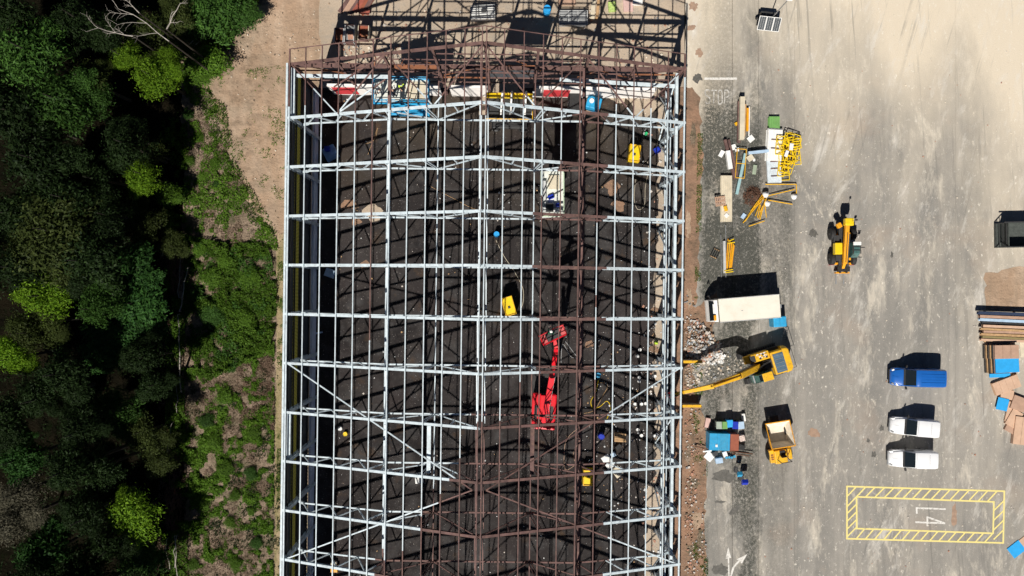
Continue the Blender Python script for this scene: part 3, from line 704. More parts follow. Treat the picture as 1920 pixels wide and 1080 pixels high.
trees = [ # px, py, radius px, height, kind, label
 (55, 105, 62, 13, 'G', 'mid green tree crown near the top left corner of the wood'),
 (110, 190, 60, 12, 'G', 'broad green tree just below the top left crown in the wood'),
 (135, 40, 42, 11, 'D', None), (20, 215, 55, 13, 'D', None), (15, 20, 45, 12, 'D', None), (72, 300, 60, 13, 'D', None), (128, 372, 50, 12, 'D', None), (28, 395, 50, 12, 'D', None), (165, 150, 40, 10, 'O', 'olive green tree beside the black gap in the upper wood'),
 (236, 108, 26, 9, 'L', 'small lime green tree under the bleached dead branches'), (288, 142, 40, 9, 'L', 'bright lime green round tree at the upper wood edge below dead branches'), (262, 55, 44, 9, 'O', 'olive tree that the bleached dead branches lie across'), (320, 95, 30, 7, 'O', 'small olive tree left of the leaning metal fence panel'),
 (398, 22, 62, 5, 'G', 'large green ivy bush tree at the top edge by bare earth'), (452, 22, 34, 4, 'G', 'low green bush tree on the crest of the earth bank'), (392, 112, 34, 4, 'S', 'low scrub tree below the metal fence panel'), (330, 30, 36, 7, 'O', 'olive tree at the top edge between dead branches and ivy'),
 (232, 275, 44, 11, 'D', None), (262, 330, 28, 8, 'L', 'small lime tree crown on the right of the upper black gap'), (282, 285, 26, 8, 'O', 'small olive tree above the lime crown at the scrub edge'),
 (95, 440, 75, 13, 'O', 'wide speckled olive tree in the middle of the wood on the left'), (165, 480, 62, 12, 'D', 'wide dark speckled tree beside the olive one mid wood'), (85, 548, 46, 11, 'L', 'yellow green sunlit crown fringe below the wide olive tree'), (40, 500, 50, 12, 'D', None),
 (268, 415, 36, 8, 'O', 'yellowish olive tree at the wood edge left of pale stumps'), (238, 500, 48, 9, 'B', 'upper blue green feathery tree at the wood edge'), (255, 570, 55, 9, 'B', 'large blue green feathery tree in the middle of the wood edge'), (205, 640, 46, 9, 'B', 'lower blue green feathery tree beside the dark hollow'), (180, 575, 40, 9, 'G', 'green tree left of the blue green feathery trees'),
 (50, 620, 38, 9, 'O', 'small olive tree above the dark hollow on the left'), (22, 668, 32, 9, 'L', 'yellow olive tree at the left frame edge above the hollow'), (95, 600, 30, 9, 'O', 'small thin olive tree between the fringe and dark hollow'),
 (205, 770, 44, 11, 'G', 'slender green tree reaching into the lower black hollow'), (262, 815, 40, 10, 'O', 'olive tree at the wood edge above the lime round tree'), (40, 860, 44, 10, 'B', 'dark blue green tree left of the lower black hollow'), (300, 870, 28, 6, 'O', 'thin olive tree among dead brown branches'),
 (246, 970, 44, 7, 'L', 'lone bright lime round tree in the lower wood'), (262, 1045, 36, 6, 'G', 'small green tree below the lone lime round tree'),
 (42, 925, 46, 10, 'R', 'pale grey leafless looking tree at the lower left edge'), (18, 985, 48, 10, 'R', 'second pale grey thin tree below the first at left edge'), (80, 1045, 48, 10, 'B', 'dark green tree in the bottom left corner'), (150, 1075, 45, 10, 'D', None),
 (10, 780, 40, 12, 'D', None), (70, 745, 40, 12, 'D', None), (130, 880, 46, 13, 'D', None), (120, 700, 46, 12, 'D', None), (185, 880, 34, 11, 'D', None), (150, 800, 40, 12, 'D', None), (160, 960, 40, 12, 'D', None), (195, 1030, 36, 9, 'D', None),
 (-50, 150, 60, 13, 'D', None), (-55, 480, 60, 13, 'D', None), (-50, 800, 60, 13, 'D', None), (120, 1150, 60, 13, 'D', None), (30, 1150, 60, 13, 'D', None), (215, 1150, 55, 11, 'D', None), (200, 400, 34, 10, 'D', None), (180, 330, 34, 10, 'D', None), (200, 60, 34, 10, 'D', None), (290, 720, 30, 8, 'D', None), (270, 670, 34, 8, 'D', None), (320, 460, 24, 5, 'O', 'small olive sapling beside the rust brown dead wood'), (310, 360, 24, 5, 'S', 'small green sapling at the scrub edge below the black gap'),
]
CROWNS['S'] = [crown_mesh(300 + j, 'S', 3000, .07, .7, 18, .17) for j in range(3)]
for i, (px, py, rp_, h, kind, lab) in enumerate(trees):
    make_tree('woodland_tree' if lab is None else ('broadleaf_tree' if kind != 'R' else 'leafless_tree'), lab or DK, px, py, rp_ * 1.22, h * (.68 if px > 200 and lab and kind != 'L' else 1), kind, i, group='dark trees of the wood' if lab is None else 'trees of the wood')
# scrub bushes on the disturbed bank: individual bushes over a carpet of undergrowth
bush_spots = [(352, 215, 16), (372, 258, 15), (402, 305, 16), (355, 300, 17), (405, 345, 13), (378, 330, 14), (362, 375, 15), (372, 468, 20), (352, 430, 12), (395, 520, 30), (470, 520, 28), (455, 600, 26), (395, 590, 28), (380, 640, 20), (420, 490, 20), (420, 745, 28), (385, 790, 22), (475, 810, 20), (400, 830, 26), (420, 880, 24), (470, 890, 20), (440, 930, 20), (380, 950, 20), (430, 980, 18), (480, 1020, 18), (360, 1060, 18), (440, 1060, 20), (470, 960, 14), (430, 690, 16)]
for i, (px, py, r_) in enumerate(bush_spots):
    rad = r_ / 20 * (.85 if 470 < py < 660 else .72); c = P(px, py, rad * .5)
    place = ('beside the bare earth bank high on the slope' if py < 470 else 'in the dense green thicket left of the hall' if py < 660 else 'on the mossy slope left of the lower hall')
    t = thing('scrub_bush', 'leafy green scrub bush ' + place, 'bush', (c.x, c.y, -.05), random.uniform(0, 6.28), 'scrub bushes ' + place)
    o = bpy.data.objects.new('foliage', CROWNS['S'][i % 3][0] if i % 4 else CROWNS['G'][i % 3][0]); COL.objects.link(o); o.parent = t
    o.location = (0, 0, rad * .42); o.scale = (rad, rad, rad * .62)
    mb = MB()
    for k in range(5): mb.tube((0, 0, 0), (rad * .6 * math.cos(k * 1.3), rad * .6 * math.sin(k * 1.3), rad * .6), .03, 5, 0, .01)
    mb.build('stem', BARK, t)
def inpoly(x, y, poly):
    ins = np.zeros(len(x), bool); n = len(poly)
    for i in range(n):
        (x0, y0), (x1, y1) = poly[i], poly[(i + 1) % n]
        cnd = (y0 > y) != (y1 > y)
        ins ^= cnd & (x < (x1 - x0) * (y - y0) / (y1 - y0 + 1e-9) + x0)
    return ins
def vnoise(x, y, sc, seed):
    r = np.random.default_rng(seed); g = r.uniform(0, 1, (64, 64)); x = x / sc; y = y / sc
    xi = np.floor(x).astype(int); yi = np.floor(y).astype(int); fx = x - xi; fy = y - yi; fx = fx * fx * (3 - 2 * fx); fy = fy * fy * (3 - 2 * fy)
    G = lambda a, b: g[a % 64, b % 64]
    return (G(xi, yi) * (1 - fx) + G(xi + 1, yi) * fx) * (1 - fy) + (G(xi, yi + 1) * (1 - fx) + G(xi + 1, yi + 1) * fx) * fy
def carpet(name, poly, n, kind, thr, hmax, size, seed, label):
    r = np.random.default_rng(seed)
    xs = [p[0] for p in poly]; ys = [p[1] for p in poly]
    x = r.uniform(min(xs), max(xs), n); y = r.uniform(min(ys), max(ys), n)
    f = .6 * vnoise(x, y, 26, seed) + .4 * vnoise(x, y, 9, seed + 1)
    k = inpoly(x, y, poly) & (f > thr + r.normal(size=n) * .04); x, y, f = x[k], y[k], f[k]
    z = np.clip((f - thr) * 2.2, 0, 1) * hmax * r.uniform(.2, 1, len(x)) + .02
    ctr = np.stack([(x - 960) / 20 * (CAMH - z) / CAMH, (540 - y) / 20 * (CAMH - z) / CAMH, z], 1)
    nr = r.normal(size=(len(x), 3)) * .7 + np.array([0, 0, .8]); nr /= np.linalg.norm(nr, axis=1, keepdims=True)
    me = quads_mesh(name, ctr, nr, r.uniform(.5, 1.3, len(x)) * size, r.uniform(.3, .6, len(x))[:, None], np.clip(f * .6 + r.uniform(-.1, .4, len(x)), 0, 1), LEAF[kind], r)
    o = bpy.data.objects.new(name, me); COL.objects.link(o); tag(o, label, 'undergrowth', kind='stuff'); return o
carpet('bramble_cover', [(345, 440), (420, 455), (500, 455), (518, 520), (518, 600), (505, 655), (440, 690), (380, 720), (345, 640)], 46000, 'S', .42, .8, .12, 1, 'dense green bramble cover left of the middle of the hall')
carpet('ivy_cover', [(340, -20), (500, -20), (455, 40), (425, 95), (385, 130), (350, 180), (330, 100)], 30000, 'S', .36, .9, .12, 2, 'green ivy cover on the bank at the top of the picture')
carpet('weed_cover', [(345, 150), (380, 140), (415, 210), (425, 290), (470, 370), (520, 450), (520, 470), (345, 450)], 34000, 'S', .56, .6, .11, 3, 'patchy green weeds along the foot of the bare earth bank')
carpet('slope_weeds', [(345, 690), (440, 690), (514, 640), (512, 1090), (345, 1090)], 90000, 'S', .51, .55, .11, 4, 'patchy moss green weeds over the lower left slope')
carpet('dry_heath', [(440, 640), (514, 640), (514, 820), (450, 800)], 14000, 'H', .45, .4, .08, 5, 'pinkish brown dry heath beside the verge')
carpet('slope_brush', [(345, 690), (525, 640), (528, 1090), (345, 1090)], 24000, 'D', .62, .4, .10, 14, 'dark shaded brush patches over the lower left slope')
carpet('slope_heath', [(345, 160), (430, 290), (510, 440), (513, 1090), (345, 1090)], 60000, 'H', .50, .25, .07, 15, 'brown dry stalks over the whole disturbed slope')
carpet('bramble_shade', [(345, 440), (510, 480), (515, 600), (440, 690), (345, 640)], 16000, 'G', .5, 1.0, .12, 16, 'darker green growth in the bramble thicket')
carpet('edge_weeds', [(300, 230), (352, 200), (350, 440), (345, 700), (352, 1090), (300, 1090), (312, 700)], 36000, 'S', .44, .9, .11, 17, 'ragged green growth merging the slope into the wood')
carpet('strip_weeds', [(1300, 560), (1326, 780), (1328, 1085), (1300, 1085)], 14000, 'S', .62, .25, .06, 18, 'weed tufts along the earth strip beside the hall')
carpet('lane_weeds', [(1308, 250), (1318, 250), (1314, 560), (1302, 560)], 5000, 'S', .5, .2, .05, 19, 'thin weeds along the kerb of the earth strip')
carpet('bank_weeds', [(372, 120), (400, 118), (425, 210), (440, 300), (500, 400), (520, 440), (470, 420), (400, 280), (368, 170)], 22000, 'S', .46, .6, .09, 23, 'ragged green weeds pushing into the edge of the earth track')
carpet('dry_litter', [(300, 420), (360, 420), (355, 700), (345, 1090), (295, 1090)], 22000, 'H', .5, .3, .07, 6, 'brown dry litter along the wood edge')
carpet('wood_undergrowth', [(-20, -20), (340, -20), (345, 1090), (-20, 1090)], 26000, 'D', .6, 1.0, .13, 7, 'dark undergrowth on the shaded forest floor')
carpet('earth_tufts', [(380, 140), (540, 120), (540, 480), (470, 370)], 16000, 'S', .64, .3, .07, 8, 'sparse weed tufts on the bare earth bank')
carpet('verge_tufts', [(520, 480), (534, 480), (530, 1090), (518, 1090)], 9000, 'S', .60, .2, .06, 9, 'rough grass tufts along the hall verge')

# bleached dead branches over the upper wood
def branch(mb, p, d, ln, r, depth, rnd, mi=0):
    pts = [p]; n = 4
    for k in range(n):
        d = (d + Vector((rnd.uniform(-.25, .25), rnd.uniform(-.25, .25), rnd.uniform(-.12, .12)))).normalized()
        pts.append(pts[-1] + d * ln / n)
    for k in range(n): mb.tube(pts[k], pts[k + 1], r * (1 - k / n * .6), 5, mi, r * (1 - (k + 1) / n * .6))
    if depth > 0:
        for k in range(1, n + 1):
            for s in (-1, 1):
                if rnd.random() < .5:
                    e = (d + Vector((d.y * s, -d.x * s, .1)) * rnd.uniform(.5, 1.1)).normalized()
                    branch(mb, pts[k], e, ln * rnd.uniform(.3, .5), r * .45, depth - 1, rnd, mi)
for i, (a, b, lab) in enumerate((((318, 78), (215, 22), 'long bleached bare branch of a dead tree over the upper wood'), ((250, 68), (185, 48), 'shorter bleached dead branch left of the long one'), ((312, 55), (330, 0), 'bleached dead branch running off the top edge'), ((262, 25), (240, 0), 'small pale dead branch tip at the top edge'))):
    p = P(*a, 9.2); q = P(*b, 9.9); rnd = random.Random(40 + i)
    t = thing('dead_tree', lab, 'dead tree', (p.x, p.y, 0), 0, 'dead branches in the wood')
    mb = MB(); branch(mb, Vector((0, 0, 9.2)), (q - p).normalized(), (q - p).length, .055, 2, rnd); mb.build('branch', mat('dead_wood', (.34, .31, .27), .85, .3, 5), t)
    MB().tube((.3, -.3, 0), (0, 0, 9.25), .10, 7, 0, .055).build('trunk', BARK, t)
# thin pale trunks and dead sticks along the wood edge
logs = [((342, 735), (340, 590), .11, 'long pale fallen birch trunk along the wood edge'), ((341, 585), (357, 500), .10, 'pale bent fallen trunk above the long birch trunk'), ((337, 560), (345, 465), .06, 'thin pale stick leaning on the rust brown dead wood'),
        ((308, 480), (312, 465), .05, 'short pale stick left of the rust brown dead wood'), ((305, 1058), (320, 1005), .07, 'leftmost thin pale pole on the lower dead brush'), ((331, 1062), (333, 1000), .07, 'middle thin pale pole on the lower dead brush'), ((335, 1080), (336, 1000), .07, 'rightmost thin pale pole on the lower dead brush'),
        ((322, 1062), (318, 1020), .05, 'short thin pale stick between the lower poles'), ((336, 775), (337, 720), .06, 'thin pale trunk end below the long birch trunk'), ((318, 850), (328, 790), .05, 'thin brown stick over the dead brown wood lower down'), ((317, 870), (320, 840), .05, 'short stick on the dead brown wood')]
for i, (a, b, r_, lab) in enumerate(logs):
    r_ *= .6
    p, q = P(*a), P(*b); t = MB(); rnd = random.Random(i); n = 6; pts = []
    for k in range(n + 1): pts.append(p.lerp(q, k / n) - p + Vector((rnd.uniform(-.1, .1), rnd.uniform(-.1, .1), .35 + r_ + .05 * k)))
    for k in range(n): t.tube(pts[k], pts[k + 1], r_ * (1 - .08 * k), 6, 0, r_ * (1 - .08 * (k + 1)))
    t.tube((pts[0].x, pts[0].y, -.05), pts[0], r_, 6); t.tube((pts[-1].x, pts[-1].y, -.05), pts[-1], r_ * .5, 6)
    tag(t.build('fallen_trunk', mat('dead_wood', (.34, .31, .27)), None, (p.x, p.y, 0)), lab, 'log', 'fallen trunks and sticks')
for i, (px, py, rx, ry, n, lab) in enumerate(((328, 505, 14, 48, 160, 'heap of rust brown dead sticks at the wood edge'), (315, 845, 20, 40, 150, 'heap of rust brown dead sticks in the lower wood edge'), (325, 950, 16, 60, 200, 'long tangle of grey brown dead twigs on the lower slope'), (1411, 369, 17, 18, 260, 'round heap of dark red brown brushwood on the yard'))):
    c = P(px, py); mb = MB(); rnd = random.Random(90 + i)
    for k in range(n):
        a = rnd.uniform(0, 6.28); rr = math.sqrt(rnd.random()); x, y = rx / 20 * rr * math.cos(a), ry / 20 * rr * math.sin(a); d = rnd.gauss(1.57, .35) if i < 3 else rnd.uniform(0, 3.14)
        l = rnd.uniform(.3, .9) * (1.3 if i < 3 else .6); z = .05 + rnd.random() * (1 - rr) * .8
        mb.tube((x - l / 2 * math.cos(d), y - l / 2 * math.sin(d), max(0, z - .05)), (x + l / 2 * math.cos(d), y + l / 2 * math.sin(d), z + rnd.uniform(0, .15)), .018, 4)
    tag(mb.build('brushwood_heap', TWIG, None, (c.x, c.y, 0)), lab, 'brushwood', kind='stuff')
# leaning metal fence panel on the bank
p, q = P(352, 99, .8), P(406, 45, .8); t = thing('fence_panel', 'narrow grey metal fence panel lying on the ivy bank', 'fence', (p.x, p.y, .0))
d = q - p; s = Vector((-d.y, d.x, 0)).normalized()
for o in (0, .45): MB().tube(s * o + Vector((0, 0, .8)), d + s * o + Vector((0, 0, .8)), .03, 5).build('rail', LGREY, t)
for k in range(24):
    a = d * (k / 23); MB().tube(a + Vector((0, 0, .8)), a + s * .45 + Vector((0, 0, .8)), .015, 4).build('picket', LGREY, t)
for k in (0, 1): MB().tube(d * k + Vector((0, 0, -.05)), d * k + Vector((0, 0, .82)), .035, 5).build('post', GREY, t)
# ---------------------------------------------------------------- vehicles
def wheel_parts(t, x, y, r, w, rim, hub=None):
    wh = MB().wheel((0, 0, 0), r, w).build('wheel', BLACK, t, (x, y, r), smooth=True)
    MB().wheel((0, 0, 0), r * .6, w * .9 + .03, n=12).build('rim', rim, wh)
    if hub: MB().wheel((0, 0, 0), r * .22, w + .06, n=8).build('hub', hub, wh)
def ring(x, hb, ht, zb, zt, r=.14):
    zm = zb + (zt - zb) * .55
    h = [(hb * .9, zb), (hb, zb + .12), (hb, zm), (hb * .5 + ht * .5 + .02, zb + (zt - zb) * .78), (ht, zt - r * .8), (ht - r * .35, zt - r * .22), (ht - r * 1.3, zt), (0, zt + .03)]
    return [Vector((x, y, z)) for y, z in h] + [Vector((x, -y, z)) for y, z in h[-2::-1]]
def van(name, label, px, py, rz, L, W, H, paint, group, bon=.9, wsl=.95, clutter=False):
    c = P(px, py, H * .6); t = thing(name, label, 'van', (c.x, c.y, 0), rz, group)
    h = L / 2; w = W / 2; xb = h - bon; xr = xb - wsl; zb = .32
    st = [(-h, w * .93, w * .76, .42, H - .20), (-h + .06, w * .98, w * .89, zb, H - .07), (-h + .35, w, w * .93, zb, H - .01), (0, w, w * .93, zb, H), (xr, w, w * .92, zb, H - .03), (xr + .12, w, w * .90, zb, H - .11),
          (xb - .05, w, w * .90, zb, H * .60), (xb + .1, w, w * .88, zb, H * .57), (h - .35, w * .97, w * .78, zb, H * .51), (h - .1, w * .88, w * .66, .36, H * .44), (h, w * .74, w * .54, .42, H * .34)]
    body = MB().loft([ring(*s, r=.16) for s in st]).build('body', paint, t, smooth=True)
    def onscreen(f, y, o=.014):  # point on the raked windscreen
        x = xr + .14 + (xb - .08 - xr - .14) * f; z = (H - .12) + (H * .61 - H + .12) * f
        n = Vector((H * .39 - .12, 0, wsl)).normalized(); return Vector((x, y, z + .035)) + n * o
    a = w * .80; b = w * .88
    MB().quad(onscreen(0.02, a), onscreen(.98, b), onscreen(.98, -b), onscreen(.02, -a)).build('windscreen', GLASS, t)
    dsh = MB().quad(onscreen(.84, b * .98, .02), onscreen(.99, b, .02), onscreen(.99, -b, .02), onscreen(.84, -b * .98, .02)).build('scuttle', BLACK, t)
    for s in (-1, 1):
        MB().quad((xr + .05, s * (w * .93 + .012), H * .86), (xb - .25, s * (w + .008), H * .60), (xr - .75, s * (w + .008), H * .60), (xr - .7, s * (w * .93 + .012), H * .86)).build('side_window', GLASS, t)
        m_ = MB().box((xb - .35, s * (w + .14), H * .60), (.14, .26, .2), rz=s * .25).build('mirror', BLACK, t, bevel=.03)
        MB().box((h - .22, s * w * .70, H * .41), (.24, .26, .14), rz=-s * .5, ry=.3).build('headlight', STEEL, t, bevel=.03)
        MB().box((-h - .005, s * w * .84, H * .55), (.04, .10, .45)).build('tail_light', RED, t)
        MB().box((-.35, s * (w + .006), H * .42), (1.5, .02, .05)).build('side_moulding', BLACK, t)
        for x in (-h + .85, h - .82): wheel_parts(t, x, s * (w - .09), .33, .21, STEEL)
    MB().box((h - .02, 0, .48), (.18, W * .80, .2)).build('bumper', BLACK if paint is not VANWHITE else GREY, t, bevel=.05)
    MB().box((h - .16, 0, H * .385), (.1, W * .42, .1), ry=.5).build('grille', BLACK, t)
    MB().box((-h - .02, 0, .45), (.14, W * .9, .18)).build('bumper', BLACK, t, bevel=.03)
    MB().box((xb + .45, 0, H * .552 + .012), (.7, .015, .012), ry=.10).build('bonnet_crease', paint, t)
    if paint is VANBLUE:
        for y in (-.38, -.13, .13, .38): MB().box((-1.0, y, H + .03), (L * .46, .04, .012)).build('roof_rib', paint, t, bevel=.008)
    else:
        MB().box((xr - 1.1, 0, H + .037), (.012, W * .68, .012)).build('roof_seam', GREY, t)
    return t
van('panel_van', 'blue panel van parked above the two white vans', 1721, 708, math.pi - R(1.5), 4.65, 1.70, 1.9, VANBLUE, 'vans parked in the yard', .9, 1.1)
van('panel_van', 'upper white panel van, parked slightly askew below the blue van', 1715, 801, math.pi - R(4.5), 4.1, 1.62, 1.75, VANWHITE, 'vans parked in the yard', 1.0, 1.12)
van('panel_van', 'lower white panel van, nearest the hatched loading bay', 1712, 861, math.pi - R(1.2), 4.1, 1.62, 1.75, VANWHITE, 'vans parked in the yard', 1.0, 1.12)

def box_lorry():
    c = P(1398, 578, 1.8); t = thing('box_lorry', 'white box lorry with cream roof standing beside the rubble heap', 'lorry', (c.x, c.y, 0), math.pi + R(4.6))
    bl, bw, z0, z1 = 5.55, 2.12, .95, 2.52
    MB().box((-.15, 0, (z0 + z1) / 2), (bl, bw, z1 - z0)).build('cargo_box', CREAMW, t, bevel=.04)
    rf = MB().box((-.15, 0, z1 + .012), (bl - .1, bw - .1, .03)).build('roof', CREAMW, t)
    for s in (-1, 1): MB().box((-.15, s * (bw / 2 - .02), z1 + .02), (bl, .05, .05)).build('roof_edge', LGREY, t)
    MB().box((2.66, 0, z1 + .022), (.05, bw, .05)).build('roof_edge', DKST, t)
    MB().loft([[Vector((x, y, z)) for y, z in ((-1, .45), (1, .45), (1, zt), (-1, zt))] for x, zt in ((2.66, 2.3), (2.95, 2.2), (3.25, 1.5), (3.38, .9))]).build('cab', PWHITE, t, bevel=.06)
    MB().quad((2.99, .85, 2.16), (3.25, .92, 1.52), (3.25, -.92, 1.52), (2.99, -.85, 2.16)).build('windscreen', GLASS, t).location = (.03, 0, .02)
    MB().box((2.98, .62, 2.30), (.22, .5, .12)).build('beacon', ORG, t, bevel=.04)
    MB().box((3.05, -.2, 2.28), (.12, .9, .10)).build('sun_visor', PWHITE, t, bevel=.03)
    for s in (-1, 1):
        a = MB().beam((3.1, s * 1.0, 1.7), (3.25, s * 1.35, 1.75), .04, .04).build('mirror_arm', BLACK, t)
        MB().box((3.27, s * 1.36, 1.65), (.1, .16, .4)).build('mirror', BLACK, a, bevel=.03)
        for x in (2.55, -1.7): wheel_parts(t, x, s * .92, .42, .26, LGREY)
        MB().beam((-2.9, s * .35, .62), (3.0, s * .35, .62), .1, .2).build('chassis_rail', DKST, t)
    tl = MB().box((-3.28, -.1, .75), (.62, 1.75, .08)).build('tail_lift', DKST, t)
    for y in (-.8, .6): MB().box((-3.1, y, .95), (.12, .12, 1.3)).build('tail_lift_ram', BLACK, tl)
    MB().box((-3.42, .1, .9), (.3, .35, .25)).build('tool_box', GREY, t, bevel=.02)
    MB().box((.55, .15, z1 + .04), (.12, .04, .04)).build('roof_vent', GREY, t)
CREAMW = mat('cream_white', (.80, .76, .66), .6, .05, .6, (.62, .52, .38), .35)
box_lorry()
# blue twin-lid cabinet and steps behind the lorry
c = P(1462, 603, 1.2); t = thing('blue_cabinet', 'bright blue twin lidded cabinet behind the box lorry', 'cabinet', (c.x, c.y, 0), R(4))
MB().box((0, 0, .62), (1.2, .98, 1.24)).build('body', SKYB, t, bevel=.05)
for x in (-.3, .3): MB().box((x, 0, 1.29), (.56, .92, .10)).build('lid', CYAN, t, bevel=.06)
c = P(1469, 625); t = thing('step_ladder', 'thin dark folding steps beside the blue cabinet', 'ladder', (c.x, c.y, 0), R(12))
for y in (-.18, .18): MB().tube((y, -.6, .02), (y, .55, 1.1), .025, 5).build('stile', DKST, t)
for k in range(5): MB().tube((-.18, -.6 + .23 * k, .02 + .215 * k), (.18, -.6 + .23 * k, .02 + .215 * k), .02, 5).build('rung', DKST, t)

def telehandler():
    c = P(1581, 462, .8); t = thing('telehandler', 'orange and black telescopic handler facing down the yard', 'telehandler', (c.x, c.y, 0), -math.pi / 2)
    MB().box((-.1, 0, .75), (4.3, 1.0, .55)).build('chassis', DKST, t, bevel=.06)
    for x in (1.25, -1.25):
        MB().beam((x, -1.05, .62), (x, 1.05, .62), .25, .25).build('axle', ORG, t)
        for s in (-1, 1): wheel_parts(t, x, s * 1.05, .62, .48, BYEL, DKST)
    MB().box((.25, -.72, 1.25), (1.15, .72, .62)).build('engine_cover', BYEL, t, bevel=.07)
    MB().box((-.75, -.8, 1.05), (.7, .55, .4)).build('air_filter', DKST, t, bevel=.05)
    MB().box((1.15, -.62, 1.1), (.55, .5, .35)).build('hydraulic_tank', DKST, t, bevel=.05)
    cab = MB().loft([[Vector((x, y, z)) for y, z in ((.42, .8), (1.18, .8), (1.18, 1.5), (1.1, zt), (.46, zt), (.42, 1.5))] for x, zt in ((-.35, 2.05), (-.2, 2.18), (.75, 2.15), (1.15, 1.55))]).build('cab', CABGLASS, t, bevel=.03)
    MB().box((-.22, .79, 2.22), (.34, .78, .10)).build('cab_roof', PWHITE, t, bevel=.04)
    for y in (.44, 1.14): MB().box((.3, y, 2.2), (1.0, .06, .06)).build('cab_bar', DKST, cab)
    for x in (.1, .45): MB().box((x, .79, 2.21), (.05, .68, .05)).build('cab_bar', DKST, cab)
    bm_ = MB().beam((-2.35, -.08, 1.95), (1.75, -.08, 1.35), .40, .42).build('boom', ORG, t, bevel=.04)
    MB().beam((-1.2, .2, 1.78), (2.0, .2, 1.25), .16, .2).build('boom_hose_guard', DKST, bm_)
    MB().beam((-1.3, -.06, 2.05), (1.6, -.06, 1.61), .05, .05).build('hose', BLACK, bm_)
    MB().beam((1.6, -.08, 1.38), (2.35, -.08, .75), .28, .3).build('boom_nose', ORG, t, bevel=.05)
    MB().box((-2.35, .1, 1.85), (.75, .85, .6)).build('counterweight', BYEL, t, bevel=.1)
    MB().box((-2.05, -.62, 1.3), (.5, .45, .4), rz=.5).build('rear_step', ORG, t, bevel=.06)
    MB().box((1.72, 0, .7), (.22, 2.15, .16)).build('stabiliser_beam', ORG, t, bevel=.03)
    for s in (-1, 1): MB().box((1.75, s * 1.02, .42), (.22, .24, .7)).build('stabiliser_leg', RED, t, bevel=.03)
    car = MB().box((2.3, -.35, .72), (.7, .12, .7)).box((2.3, .3, .72), (.7, .12, .7)).box((2.25, 0, 1.0), (.5, 1.2, .1)).build('fork_carriage', BLACK, t)
    MB().box((2.62, 0, .55), (.16, 1.35, .5)).build('carriage_plate', ORG, t, bevel=.03)
    for y in (-.38, .38): MB().box((3.2, y, .05), (1.1, .12, .05)).build('fork', GREY, t)
    for a, b in (((.2, 1.15, 1.9), (.15, 1.5, 1.95)), ((-.9, 1.1, 1.5), (-1.5, 1.15, 1.9)), ((.95, 1.1, 1.4), (1.1, 1.35, 1.6))):
        ar = MB().tube(a, b, .022, 5).build('mirror_arm', BLACK, t); MB().box(b, (.08, .24, .3)).build('mirror', BLACK, ar, bevel=.02)
    ae = MB().tube((-2.4, .3, 2.1), (-2.45, .32, 3.1), .015, 5).build('beacon_pole', BLACK, t)
    MB().box((-2.45, .32, 3.12), (.16, .16, .14)).build('beacon', DKST, ae)
CABGLASS = mat('cab_green_glass', (.06, .13, .12), .12, .35, 3, spec=.8)
telehandler()
bpy.data.objects['telehandler'].scale = (.93, .93, .93)

def letters(parent, text, org, right, up, hgt, w, m):
    """flat stroke lettering on a surface: org, unit right and up vectors"""
    G = {'J': [[(0, .3), (.1, .02), (.45, .02), (.55, .3), (.55, 1)]], 'C': [[(.6, .85), (.45, 1), (.15, 1), (0, .8), (0, .2), (.15, 0), (.45, 0), (.6, .15)]],
         'B': [[(0, 0), (0, 1), (.45, 1), (.58, .85), (.58, .65), (.45, .52), (0, .52)], [(.45, .52), (.62, .38), (.62, .15), (.48, 0), (0, 0)]]}
    mb = MB(); n = right.cross(up)
    for i, ch in enumerate(text):
        for ln in G[ch]:
            for a, b in zip(ln[:-1], ln[1:]):
                pa = org + right * (a[0] * hgt + i * hgt * .85) + up * a[1] * hgt; pb = org + right * (b[0] * hgt + i * hgt * .85) + up * b[1] * hgt
                mb.beam(pa, pb, w, .01, 0, up=n)
    return mb.build('lettering', m, parent)
